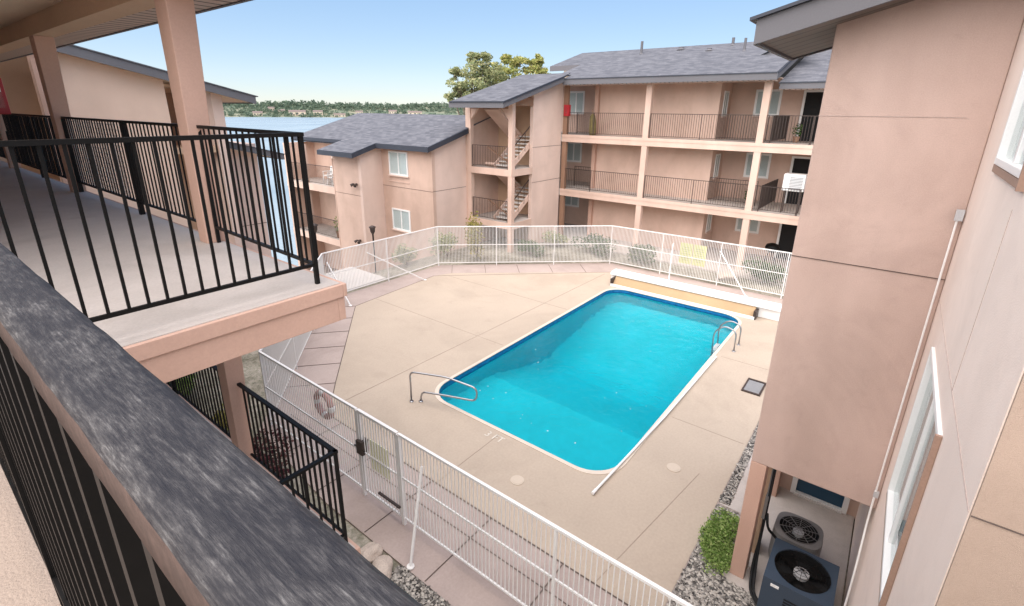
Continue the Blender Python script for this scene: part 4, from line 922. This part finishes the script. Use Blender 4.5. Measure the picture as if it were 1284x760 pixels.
# small gable dormer on the right part of the roof
dm = MB(); zz = 2.45
dm.v += [(25.4, 5.9, zm(25.4)+.0), (25.4, 3.7, zm(25.4)+.0), (25.4, 4.8, zm(25.4)+.50), (27.6, 4.8, zm(27.6)+.02)]
dm.f += [(0, 2, 3), (2, 1, 3)]; dm.mi += [0, 0]; dm.v += [(25.5, 5.75, zm(25.5)-.02), (25.5, 3.85, zm(25.5)-.02), (25.5, 4.8, zm(25.5)+.40)]; dm.f.append((4, 5, 6)); dm.mi.append(1)
dmo = dm.build('dormer', ['shingles', 'fascia'], mn)
for (x, y, hh, r1) in ((27.4, 12.4, .62, .07), (28.2, 7.9, .35, .07), (28.4, 6.6, .12, .12), (26.6, 6.9, .55, .06), (27.9, 10.4, .12, .14), (27.2, 8.7, .10, .12)):
    v_ = MB(); v_.cyl(x, y, zm(x)-.02, zm(x)+hh, r1, 12); v_.cyl(x, y, zm(x)-.02, zm(x)+.05, r1*1.8, 12, r2=r1); v_.build('vent_pipe', 'fascia', rt)

# things standing on the balconies
mb = MB(); t_ = thing('patio_umbrella', 'olive folded patio umbrella leaning at the left end of the top balcony', 'umbrella', (23.15, 12.75, A3))
m3 = MB(); m3.tube([(23.15, 12.75, A3+.02), (23.15, 12.75, A3+.15), (23.15, 12.77, A3+.6), (23.15, 12.79, A3+.95), (23.15, 12.8, A3+1.05)], .1, 12, radii=[.17, .19, .17, .13, .03]); m3.build('canopy', 'olive', t_, smooth=True)
m3 = MB(); m3.tube([(23.15, 12.8, A3+.9), (23.15, 12.82, A3+1.28)], .018, 8); m3.build('pole', 'wood_brown', t_)
for (y, z, lb) in ((13.98, -.25, 'red extinguisher box at the left end of the top balcony'),):
    t_ = thing('extinguisher_cabinet', lb, 'extinguisher cabinet', (22.9, y, z)); m3 = MB(); m3.box(22.72, 22.95, y, y+.28, z, z+.55); m3.build('case', 'red', t_, bevel=.01)
    m3 = MB(); m3.box(22.712, 22.719, y+.06, y+.22, z+.12, z+.43); m3.build('glass_front', 'glass', t_)
ac = thing('window_air_conditioner', 'white louvred appliance box on the right of the middle balcony', 'air conditioner', (23.3, 3.4, -3.2))
m3 = MB(); m3.box(23.2, 23.75, 2.95, 3.75, -3.05, -2.35); m3.build('case', 'white_plastic', ac, bevel=.04)
m3 = MB()
for k in range(9): m3.box(23.185, 23.2, 3.02, 3.5, -2.98+k*.06, -2.955+k*.06)
m3.build('louvres', 'grey_board', ac)
m3 = MB(); m3.bar((23.3, 3.05, A2), (23.3, 3.05, -3.05), .04); m3.bar((23.3, 3.65, A2), (23.3, 3.65, -3.05), .04); m3.bar((23.65, 3.05, A2), (23.65, 3.05, -3.05), .04); m3.bar((23.65, 3.65, A2), (23.65, 3.65, -3.05), .04); m3.build('stand', 'brown_metal', ac)
def plant_pot(x, y, z, s, label, mat='leaf_dark', h_=.5):
    t_ = thing('potted_plant', label, 'plant', (x, y, z)); m3 = MB(); m3.tube([(x, y, z), (x, y, z+.25*s)], .1, 14, radii=[.10*s, .14*s]); m3.build('pot', 'wood_brown', t_)
    m3 = MB(); blob_leaves(m3, (x, y, z+.25*s+h_*.5), (.22*s, .22*s, h_*.6), 120, .06); m3.build('foliage', mat, t_)
plant_pot(24.5, 3.75, A3, 1.0, 'small leafy potted plant by the door on the top balcony')
plant_pot(24.6, 5.3, A2, .7, 'tiny potted plant on the middle balcony in front of its window')
# bicycle-like barbecue under the ground floor: a kettle barbecue on legs
bq = thing('barbecue', 'black kettle barbecue on thin legs under the ground-floor balcony', 'barbecue', (24.5, 3.9, G))
m3 = MB(); m3.tube([(24.5, 3.9, G+.62), (24.5, 3.9, G+.72), (24.5, 3.9, G+.85), (24.5, 3.9, G+.98), (24.5, 3.9, G+1.05)], .3, 18, radii=[.12, .27, .31, .25, .06]); m3.build('kettle', 'black_metal', bq, smooth=True)
for a in (0, 2.1, 4.2): m3 = MB(); m3.bar((24.5+.1*math.cos(a), 3.9+.1*math.sin(a), G+.66), (24.5+.33*math.cos(a), 3.9+.33*math.sin(a), G), .025); m3.build('leg', 'black_metal', bq)

# ================================================================== STAIR TOWER
tw = thing('stair_tower', 'open pink stair tower with two landings between the grey-roofed buildings', 'stair tower', (20.5, 15.8, G))
TX, TY0, TY1 = 18.6, 14.40, 17.2
def zt_(x): return .34+.265*(x-17.35)
mb = MB(); mb.box(20.25, XF+.0, TY0, TY0+.2, G-.2, 1.0); mb.ext([(20.25, 1.0), (22.8, 1.0), (22.8, zt_(22.8)-.16), (20.25, zt_(20.25)-.16)], 'y', TY0, TY0+.2); mb.build('side_wall', 'stucco_light', tw, bevel=.01)
mb = MB(); mb.box(20.24, 22.79, TY0-.008, TY0-.001, A2+.55, A2+.565); mb.box(20.24, 22.79, TY0-.008, TY0-.001, A3-.55, A3-.535); mb.build('stucco_joint', 'joint', tw)
mb = MB(); mb.box(21.0, 21.2, TY0+.2, TY1, G-.2, zt_(21)-.2); mb.build('back_wall', 'beam', tw)
mb = MB(); mb.box(TX+.05, 21.2, TY1-.02, TY1+.15, G-2, zt_(TX)-.05); mb.build('side_wall', 'stucco', tw)
for y in (TY0, TY1-.22): mb = MB(); mb.box(TX, TX+.24, y, y+.24, G-.2, zt_(TX)-.2); mb.build('post', 'trim', tw, bevel=.01)
for s, y in ((1, TY0+.24), (-1, TY1-.22)):
    mb = MB(); mb.ext([(y, .06), (y+s*.42, .06), (y, -.44)], 'x', TX+.04, TX+.16); mb.build('knee_brace', 'trim', tw)
mb = MB(); mb.box(TX+.02, TX+.2, TY0+.25, TY1-.23, .062, zt_(TX)-.2); mb.box(TX+.24, 20.25, TY0+.02, TY0+.16, .20, zt_(TX)-.12); mb.build('header_beam', 'wood_brown', tw)
L1, L2 = -2.68, -5.25
for z in (L1, L2, ):
    mb = MB(); mb.box(TX+.02, 21.0, TY0+.02, TY1-.03, z-.26, z); o = mb.build('landing', 'concrete_walk', tw)
    mb = MB(); mb.box(TX-.02, TX+.018, TY0-.0, TY1, z-.30, z+.01); mb.box(TX+.018, 20.25, TY0-.02, TY0+.018, z-.30, z+.01); mb.build('edge_trim', 'trim', o)
    guard(tw, (TX+.07, TY1-.28), (TX+.07, TY0+.3), z+1.05, z+.1, z, sp=.105, bw=.013, mat='brown_metal', rail=.03)
    hr = MB(); hr.bar((TX+.5, TY1-.9, z+.95), (TX+.5, TY0+.3, z+.15), .05); hr.build('stair_handrail', 'wood_brown', tw)
for z0 in (L1, L2):
    # flight rising away from the landing, light treads on a stringer
    x0, x1, rise = 18.95, 21.0, 1.45
    sm = MB()
    for k in range(9):
        x = x0+(x1-x0)*k/9; z = z0+rise*(k+1)/9; sm.box(x, x+.27, TY0+.28, TY0+1.25, z-.05, z)
    so = sm.build('stair_treads', 'concrete_white', tw)
    ss = MB(); ss.bar((x0-.1, TY0+.25, z0+.08), (x1, TY0+.25, z0+rise+.08), .05, .24); ss.bar((x0-.1, TY0+1.28, z0+.08), (x1, TY0+1.28, z0+rise+.08), .05, .24); ss.build('stringer', 'trim', tw)
    ss = MB(); ss.bar((x0, TY0+.22, z0+1.0), (x1, TY0+.22, z0+rise+1.0), .04)
    for k in range(5): ss.bar((x0+k*.48, TY0+.22, z0+.1+k*.34), (x0+k*.48, TY0+.22, z0+1.0+k*.34), .02)
    ss.build('stair_handrail', 'brown_metal', tw)
    ss = MB(); ss.bar((x0+.1, TY0+1.6, z0+rise+1.3), (x1, TY0+1.6, z0+rise-.1), .9, .12); ss.build('upper_flight', 'trim', tw)
rm = MB(); plane_poly(rm, [(17.35, 13.95), (22.11, 13.95), (22.85, 14.05), (22.85, 17.1), (17.35, 17.1)], lambda x: zt_(x)+.02); rm.build('roof', 'shingles', tw)
fs = MB(); fs.box(17.32, 17.37, 13.95, 17.1, zt_(17.35)-.25, zt_(17.35)+.016); fs.ext([(17.32, zt_(17.35)-.25), (22.1, zt_(22.1)-.25), (22.1, zt_(22.1)-.032), (17.32, zt_(17.35)-.032)], 'y', 13.90, 13.949); fs.ext([(17.32, zt_(17.35)-.25), (22.8, zt_(22.8)-.25), (22.8, zt_(22.8)-.032), (17.32, zt_(17.35)-.032)], 'y', 17.101, 17.15); fs.build('roof_fascia', 'fascia', tw)
fs = MB(); fs.ext([(17.28, zt_(17.3)-.05), (22.1, zt_(22.1)-.04), (22.1, zt_(22.1)+.032), (17.28, zt_(17.3)+.03)], 'y', 13.87, 13.899); fs.box(17.28, 17.319, 13.9, 17.1, zt_(17.35)-.03, zt_(17.35)+.03); fs.build('drip_edge', 'drip', tw)
fs = MB(); fs.ext([(17.38, zt_(17.4)-.20), (21, zt_(21)-.20), (21, zt_(21)-.17), (17.38, zt_(17.4)-.17)], 'y', 13.96, 17.09); fs.build('soffit', 'ceiling', tw)

# ================================================================== MIDDLE BUILDING
md = thing('stepped_building', 'stepped pink stucco building with a broad grey shingle roof and two windows by the lake', 'building', (17, 21, -9))
XB, XA = 16.3, 15.0
W3 = (19.02, 20.42, -3.15, -1.98); W4 = (19.05, 20.42, -5.97, -4.86)
def zmd(x): return -6.12+.285*x
mb = MB(); wall(mb, 'x', XB, .2, 17.35, 21.048, -14, zmd(16.3)-.07); mb.build('window_wall', 'stucco', md)
mb = MB(); mb.box(XB+.2, 18.65, 17.35, 17.55, -14, zmd(XB)-.12); mb.ext([(XB+.2, zmd(XB)-.12), (22.0, zmd(XB)-.12), (22.0, zmd(20)-.12), (20.5, zmd(20.0)-.12)], 'y', 17.35, 17.55); mb.build('end_wall', 'stucco_light', md)
mb = MB(); mb.ext([(XA, -14), (XB, -14), (XB, zmd(XB)-.08), (XA, zmd(XA)-.08)], 'y', 21.05, 21.25); mb.build('return_wall', 'stucco_light', md)
mb = MB(); mb.box(XA, XA+.2, 21.25, 23.4, -14, zmd(XA)-.12); mb.build('front_wall', 'stucco', md)
for z in (-3.75, ):
    mb = MB(); mb.box(XB-.008, XB-.001, 17.35, 21.05, z, z+.015); mb.build('stucco_joint', 'joint', md); mb = MB(); mb.box(XB, 18.6, 17.342, 17.349, z+.02, z+.035); mb.build('stucco_joint', 'joint', md)
mb = MB(); mb.box(XB-.03, XB-.001, 19.0, 20.5, -3.5, -3.46); mb.build('wall_ledge', 'trim', md); mb = MB(); mb.box(XA-.008, XA-.001, 21.2, 23.4, -4.2, -4.185); mb.build('stucco_joint', 'joint', md)
mb = MB(); mb.box(16.8, 17.0, 23.4, 28.2, -14, -1.7); mb.box(XA, 17.0, 28.0, 28.2, -14, -1.9); mb.box(XA+.2, 16.8, 23.2, 23.4, -14, -1.9); mb.build('balcony_wall', 'stucco', md)
for (a, b2, c, d2) in (W3, W4): window(md, 'x', XB, -1, a, b2, c, d2, fr=.075, proud=.05)
for z in (-4.0, -6.88, -9.75):
    mb = MB(); mb.box(XA, 16.8, 23.4, 28.0, z-.3, z); o = mb.build('balcony_slab', 'concrete_walk', md)
    mb = MB(); mb.box(XA-.03, XA-.001, 23.4, 28.2, z-.34, z+.01); mb.build('edge_trim', 'trim', o)
    guard(md, (XA+.06, 23.45), (XA+.06, 28.0), z+1.05, z+.1, z, sp=.11, bw=.014, mat='brown_metal', posts=(.6,), rail=.032)
for y in (26.2, 28.0): mb = MB(); mb.box(XA+.02, XA+.24, y, y+.2, -14, -1.9); mb.build('post', 'trim', md)
for z in (-4.0, -6.88): mb = MB(); mb.box(16.76, 16.799, 24.2, 26.2, z, z+2.0); pd = mb.build('patio_door', 'white_plastic', md); mb = MB(); mb.box(16.75, 16.758, 24.28, 25.15, z+.05, z+1.93); mb.box(16.75, 16.758, 25.25, 26.12, z+.05, z+1.93); mb.build('glass_pane', 'screen_dark', pd)
rm = MB(); plane_poly(rm, [(14.4, 20.8), (15.8, 20.8), (15.8, 17.05), (20.5, 17.16), (20.5, 28.5), (15.9, 28.5), (15.9, 23.7), (14.4, 23.7)], zmd)
plane_poly(rm, [(20.5, 17.16), (27, 17.16), (27, 28.5), (20.5, 28.5)], lambda x: zmd(20.5)-.285*(x-20.5)); rm.build('roof', 'shingles', md)
def fas(axis, c, a0, a1, t=.05, hgt=.24):
    if axis == 'x': fs.box(c-t, c-.001, a0, a1, zmd(c)-hgt, zmd(c)-.004)
    else: fs.ext([(a0, zmd(a0)-hgt), (a1, zmd(a1)-hgt), (a1, zmd(a1)-.004), (a0, zmd(a0)-.004)], 'y', c-t, c-.001)
dmr = MB(); dmr.v += [(22.2, 18.6, -.95), (22.2, 16.4, -.95), (22.2, 17.5, -.25), (24.6, 17.5, -.25)]; dmr.f += [(0, 2, 3), (2, 1, 3), (0, 1, 2)]; dmr.mi += [0, 0, 1]; dmr.build('dormer', ['shingles', 'drip'], md)
fs = MB(); fas('x', 14.4, 20.8, 23.7); fas('x', 15.8, 17.05, 20.75); fas('x', 15.9, 23.75, 28.5); fas('y', 20.8, 14.35, 15.8); fas('y', 17.05, 15.75, 18.5); fas('y', 28.55, 15.9, 20.5); fs.build('roof_fascia', 'drip', md)
fs = MB(); fs.ext([(14.45, zmd(14.45)-.2), (16.2, zmd(16.2)-.2), (16.2, zmd(16.2)-.17), (14.45, zmd(14.45)-.17)], 'y', 20.85, 23.65); fs.ext([(15.85, zmd(15.85)-.2), (17.2, zmd(17.2)-.2), (17.2, zmd(17.2)-.17), (15.85, zmd(15.85)-.17)], 'y', 17.1, 28.4); fs.build('soffit', 'ceiling', md)
gd_ = MB(); gd_.tube([(15.4, 23.5, -2.2), (15.0, 23.42, -2.5), (15.0, 23.42, -12)], .035, 8); gd_.build('downpipe', 'trim', md)
# wall lamps
for (y, z, lb) in ((21.45, -3.62, 'twin-headed floodlight on the pink wall left of the upper window'), (21.55, -6.55, 'twin-headed floodlight low on the pink wall left of the lower window')):
    t_ = thing('floodlight', lb, 'floodlight', (XA-.1, y, z)); m3 = MB(); m3.box(XA-.06, XA-.002, y-.05, y+.05, z-.05, z+.05); m3.build('base', 'brown_metal', t_)
    for s in (-1, 1): m3 = MB(); m3.tube([(XA-.06, y, z), (XA-.14, y+s*.10, z+.02), (XA-.26, y+s*.17, z-.06)], .05, 10, radii=[.02, .05, .08]); m3.build('lamp_head', 'brown_metal', t_)
# white plastic chairs on the balcony
def chair(x, y, z, label):
    t_ = thing('plastic_chair', label, 'chair', (x, y, z), 'chairs on the lakeside balcony')
    m3 = MB(); m3.box(x-.22, x+.22, y-.22, y+.22, z+.40, z+.44); m3.build('seat', 'white_plastic', t_)
    m3 = MB(); m3.ext([(x+.2, z+.44), (x+.24, z+.44), (x+.34, z+.9), (x+.30, z+.9)], 'y', y-.22, y+.22); m3.build('backrest', 'white_plastic', t_)
    for sx in (-1, 1):
        for sy in (-1, 1): m3 = MB(); m3.bar((x+sx*.2, y+sy*.2, z+.4), (x+sx*.24, y+sy*.24, z), .035); m3.build('leg', 'white_plastic', t_)
    for sy in (-1, 1): m3 = MB(); m3.box(x-.2, x+.26, y+sy*.24-.02, y+sy*.24+.02, z+.62, z+.65); m3.bar((x-.18, y+sy*.24, z+.42), (x-.18, y+sy*.24, z+.62), .03); m3.build('armrest', 'white_plastic', t_)
chair(15.55, 24.35, -4.0, 'white plastic chair at the right end of the upper lakeside balcony'); chair(15.9, 25.3, -4.0, 'white plastic chair further left on the upper lakeside balcony')
plant_pot(15.4, 24.0, -6.88, 1.5, 'large leafy potted plant on the lower lakeside balcony', 'leaf_bush', .8)

# ================================================================== GARDEN
def lamp_post(x, y, z, hh, label):
    t_ = thing('garden_lamp', label, 'garden lamp', (x, y, z), 'garden lamps beyond the fence')
    m3 = MB(); m3.cyl(x, y, z, z+hh, .035, 10); m3.build('pole', 'black_metal', t_)
    m3 = MB(); m3.tube([(x, y, z+hh), (x, y, z+hh+.1), (x, y, z+hh+.22), (x, y, z+hh+.3), (x, y, z+hh+.36)], .09, 12, radii=[.05, .10, .11, .15, .03]); m3.build('lantern', 'brown_metal', t_, smooth=True)
lamp_post(12.6, 17.2, terrain(12.6, 17.2), 1.75, 'black garden lamp in front of the stepped pink building')
lamp_post(10.2, 17.6, terrain(10.2, 17.6), 2.3, 'tall black garden lamp behind the left end of the far fence')
def shrub(x, y, z, r, mat, label, n=900, size=.05, cat='shrub', name='shrub', cl=6):
    t_ = thing(name, label, cat, (x, y, z)); rnd = random.Random(int(x*97+y*31)); m3 = MB()
    for k in range(cl):
        a = rnd.uniform(0, 6.28); d = rnd.uniform(.15, .6); c = (x+math.cos(a)*r[0]*d, y+math.sin(a)*r[1]*d, z+r[2]*rnd.uniform(.35, .75)); s = rnd.uniform(.4, .62)
        blob_leaves(m3, c, (r[0]*s, r[1]*s, r[2]*s*.75), n//cl, size, rnd=rnd)
    m3.build('foliage', mat, t_)
    st_ = MB()
    for k in range(5): a = k*1.25; st_.tube([(x, y, z-.02), (x+math.cos(a)*r[0]*.2, y+math.sin(a)*r[1]*.2, z+r[2]*.3), (x+math.cos(a)*r[0]*.5, y+math.sin(a)*r[1]*.5, z+r[2]*.8)], .012, 5, radii=[.016, .011, .005])
    st_.build('stems', 'bark', t_)
    return t_
shrub(7.2, 1.12, G, (.66, .32, .22), 'leaf_bush', 'low bright green shrub between the tan deck and the patio post', 3000, .030, cl=9)
shrub(6.75, 1.02, G, (.42, .24, .15), 'leaf_bush', 'small green shrub spilling over the gravel beside the patio post', 2200, .022, cl=10)
shrub(3.1, 8.35, G, (.62, .9, .75), 'leaf_purple', 'dark purple-leaved shrub below the lower walkway guard', 1800, .045)
shrub(2.75, 8.9, G, (.45, .5, .8), 'leaf_bush', 'light green shrub behind the purple one below the walkway', 900, .045)
shrub(3.0, 12.6, G, (.85, .9, 1.0), 'leaf_bush', 'rounded green shrub seen through the lower walkway guard', 2600, .05, cl=9)
shrub(2.7, 11.2, G, (.6, .9, .4), 'leaf_bush', 'sprawling pale green shrub in the bed beside the near fence corner', 1300, .045)
shrub(3.5, 10.5, G, (.35, .5, .5), 'leaf_yellow', 'thin yellow-green shrub by the near fence corner', 500, .04)
shrub(22.0, 3.5, G, (.9, 1.0, .8), 'leaf_dark', 'rounded green shrub behind the far fence near the balcony posts', 2200, .055, cl=9)
shrub(16.6, 14.9, G, (.6, .6, 2.2), 'leaf_yellow', 'tall yellowing shrub against the front of the stair tower', 800, .08)
for i, (x, y, r1, mt, nm) in enumerate(((16.2, 16.4, (1.0, .9, 1.2), 'leaf_grey', 'grey-green shrub behind the far fence in front of the stair tower'), (21.2, 11.2, (.9, 1.2, .9), 'leaf_dark', 'dark shrub beneath the middle balcony post'),
        (21.0, 13.2, (.8, .9, .8), 'leaf_grey', 'grey-green shrub below the blank stair tower wall'), (21.3, 8.6, (.7, .9, .8), 'leaf_dark', 'dark shrub left of the yellow fence sign'), (18.9, 13.4, (.7, .7, .7), 'leaf_dark', 'low dark shrub at the foot of the stair tower corner post'), (14.2, 17.0, (.7, .6, .9), 'leaf_grey', 'grey-green shrub by the garden lamp'))):
    shrub(x, y, terrain(x, y), r1, mt, nm, 1000, .07)
for i, (x, y, s, lb) in enumerate(((3.40, 5.35, .15, 'pale boulder at the left end of the pebble bed'), (3.32, 4.98, .17, 'pale boulder touching the concrete path joint'), (3.2, 5.9, .13, 'small pinkish boulder below the guard foot'), (21.3, 4.9, .28, 'pale boulder behind the far fence'))):
    m3 = bmesh.new(); bmesh.ops.create_icosphere(m3, subdivisions=3, radius=1)
    for v in m3.verts: v.co *= 1+.28*noise.noise(v.co*1.3+Vector((i*3, 0, 0))); v.co = Vector((v.co.x*s*1.5, v.co.y*s, v.co.z*s*.7))
    me = bpy.data.meshes.new('boulder'); m3.to_mesh(me); m3.free(); me.materials.append(M['rock']); o = bpy.data.objects.new('boulder', me); col.objects.link(o); o.location = (x, y, G+s*.3+ZO); o.rotation_euler.z = i*.7; tag(o, lb, 'boulder')

# trees behind the stair tower
def tree(x, y, z, top, blobs, mat, label, nleaf, size, group=None):
    t_ = thing('leafy_tree', label, 'tree', (x, y, z)); tr = MB(); rnd = random.Random(int(x*13))
    H_ = top-z; tr.tube([(x, y, z), (x+.1, y, z+H_*.35), (x, y+.1, z+H_*.62), (x+.1, y, z+H_*.92)], .3, 10, radii=[.28, .2, .13, .03])
    for (bx_, by, bz, br) in blobs:
        zb = z+H_*rnd.uniform(.45, .6); tr.tube([(x, y, zb), ((x+bx_)/2+rnd.uniform(-.2, .2), (y+by)/2, (zb+bz)/2-.1), (bx_, by, bz+br*.5)], .08, 7, radii=[.10, .06, .012])
        for _ in range(5):
            a = rnd.uniform(0, 6.28); tr.tube([(bx_, by, bz-br*.4), (bx_+math.cos(a)*br*.8, by+math.sin(a)*br*.8, bz+br*rnd.uniform(-.2, .7))], .02, 5, radii=[.03, .006])
    tr.build('trunk', 'bark', t_)
    cr = MB()
    for (bx_, by, bz, br) in blobs:
        for _ in range(9):
            c = Vector((rnd.gauss(0, 1), rnd.gauss(0, 1), rnd.gauss(0, .8))).normalized()*br*rnd.uniform(.25, .95)
            blob_leaves(cr, (bx_+c.x, by+c.y, bz+c.z*.8), (br*.36, br*.36, br*.24), nleaf//9, size, rnd=rnd)
    cr.build('crown', mat, t_)
def ray_pt(px, py, D):
    d = fw*f_ + R_*(px-642) - U_*(py-(380+cy_)); d = d/math.hypot(d.x, d.y)*D
    return d
def blobs_px(lst, D):
    out = []
    for (px, py, rp, dd) in lst:
        p = ray_pt(px, py, D+dd); out.append((p.x, p.y, p.z, rp*(D+dd)/f_*.93))
    return out
p = ray_pt(592, 130, 42)
tree(p.x, p.y, -10, 4.0, blobs_px([(590, 90, 24, 0), (612, 84, 20, .5), (575, 108, 19, -.5), (605, 112, 26, .3), (582, 125, 20, 0), (596, 74, 11, 0), (618, 100, 20, 1), (570, 92, 12, 0), (608, 72, 10, 0), (566, 118, 12, 0), (600, 100, 24, 0)], 42), 'leaf_grey', 'sparse grey-green tree rising behind the stair tower roof', 520, .15)
p = ray_pt(650, 130, 45)
tree(p.x, p.y, -10, 4.2, blobs_px([(640, 90, 22, 0), (668, 84, 18, .5), (652, 78, 14, 0), (630, 108, 22, 0), (660, 105, 26, .5), (682, 90, 10, 0), (685, 112, 16, 0), (676, 76, 10, 0), (626, 88, 12, 0), (634, 74, 9, 0), (645, 125, 26, 1), (675, 126, 22, 1)], 45), 'leaf_tree', 'denser yellow-green tree to the right behind the stair tower roof', 620, .16)

# ================================================================== FAR SHORE
ft = MB(); rnd = random.Random(3)
for i in range(2600):
    a = math.radians(rnd.uniform(30, 74)); d = 890+240*rnd.random()**.8; z = hill_h(a, d)
    dens = noise.noise(Vector((a*14, d*.012, 2)))
    if dens < -.28 and d < 1000: continue
    s = rnd.uniform(2.6, 6.2)*(1.15 if d > 1040 else .8)*(1.5 if 1.0 < a < 1.09 and d > 960 and rnd.random() < .5 else 1); x, y = d*math.cos(a), d*math.sin(a)
    blob_leaves(ft, (x, y, z+s*.55), (s*.8, s*.8, s*.75), 16, s*.42, rnd=rnd)
ft.build('far_woods', 'leaf_far', kind='stuff', label='distant green woods along the far lake shore', cat='woods')
far_lab = ['pale house with a red-brown roof near the left end of the far shore', 'long cream house on the far shore above the brown bank', 'small white house among trees on the far shore', 'tan house right of the cream one on the far shore', 'flat pale building low on the far bank', 'grey-roofed house in the middle of the far shore', 'small cream house near the tall trees of the far shore', 'white house on the right part of the far shore', 'wide pale house above the roof ridge on the far shore']
for i, (px, d, w_, dp_, hh) in enumerate(((322, 930, 14, 9, 5), (372, 945, 26, 10, 6), (352, 975, 11, 8, 5), (398, 950, 15, 9, 6), (425, 915, 18, 8, 4), (450, 960, 12, 8, 5), (340, 1010, 10, 8, 5), (492, 980, 14, 9, 5), (520, 960, 24, 9, 5))):
    q = ray_pt(px, 135, d); a = math.atan2(q.y, q.x); z = hill_h(a, d)-.5; x, y = q.x, q.y
    t_ = thing('far_house', far_lab[i], 'house', (x, y, z), 'houses on the far lake shore')
    ca, sa = math.cos(a), math.sin(a)
    def T(u_, v_): return (x+u_*(-sa)+v_*ca, y+u_*ca+v_*sa)
    pts_ = [T(-w_/2, -dp_/2), T(w_/2, -dp_/2), T(w_/2, dp_/2), T(-w_/2, dp_/2)]
    m3 = MB(); m3.ext([(p_[0], p_[1]) for p_ in pts_], 'z', z-3, z+hh); m3.build('wall', 'far_wall', t_)
    m3 = MB(); e0, e1 = T(-w_/2-.5, 0), T(w_/2+.5, 0); pp = [T(-w_/2-.5, -dp_/2-.5), T(w_/2+.5, -dp_/2-.5), T(w_/2+.5, dp_/2+.5), T(-w_/2-.5, dp_/2+.5)]; zr_ = z+hh
    P3 = [(p_[0], p_[1], zr_) for p_ in pp]; A_, B_ = (e0[0], e0[1], zr_+dp_*.28), (e1[0], e1[1], zr_+dp_*.28)
    m3.poly([P3[0], P3[1], B_, A_]); m3.poly([P3[2], P3[3], A_, B_]); m3.poly([P3[1], P3[2], B_]); m3.poly([P3[3], P3[0], A_]); m3.build('roof', 'far_roof', t_)
    m3 = MB()
    for k in range(3):
        u_ = -w_*.33+w_*.33*k; q0, q1 = T(u_-w_*.06, -dp_/2-.05), T(u_+w_*.06, -dp_/2-.05); m3.poly([(q0[0], q0[1], z+hh*.35), (q1[0], q1[1], z+hh*.35), (q1[0], q1[1], z+hh*.75), (q0[0], q0[1], z+hh*.75)])
    m3.build('windows', 'screen_dark', t_)
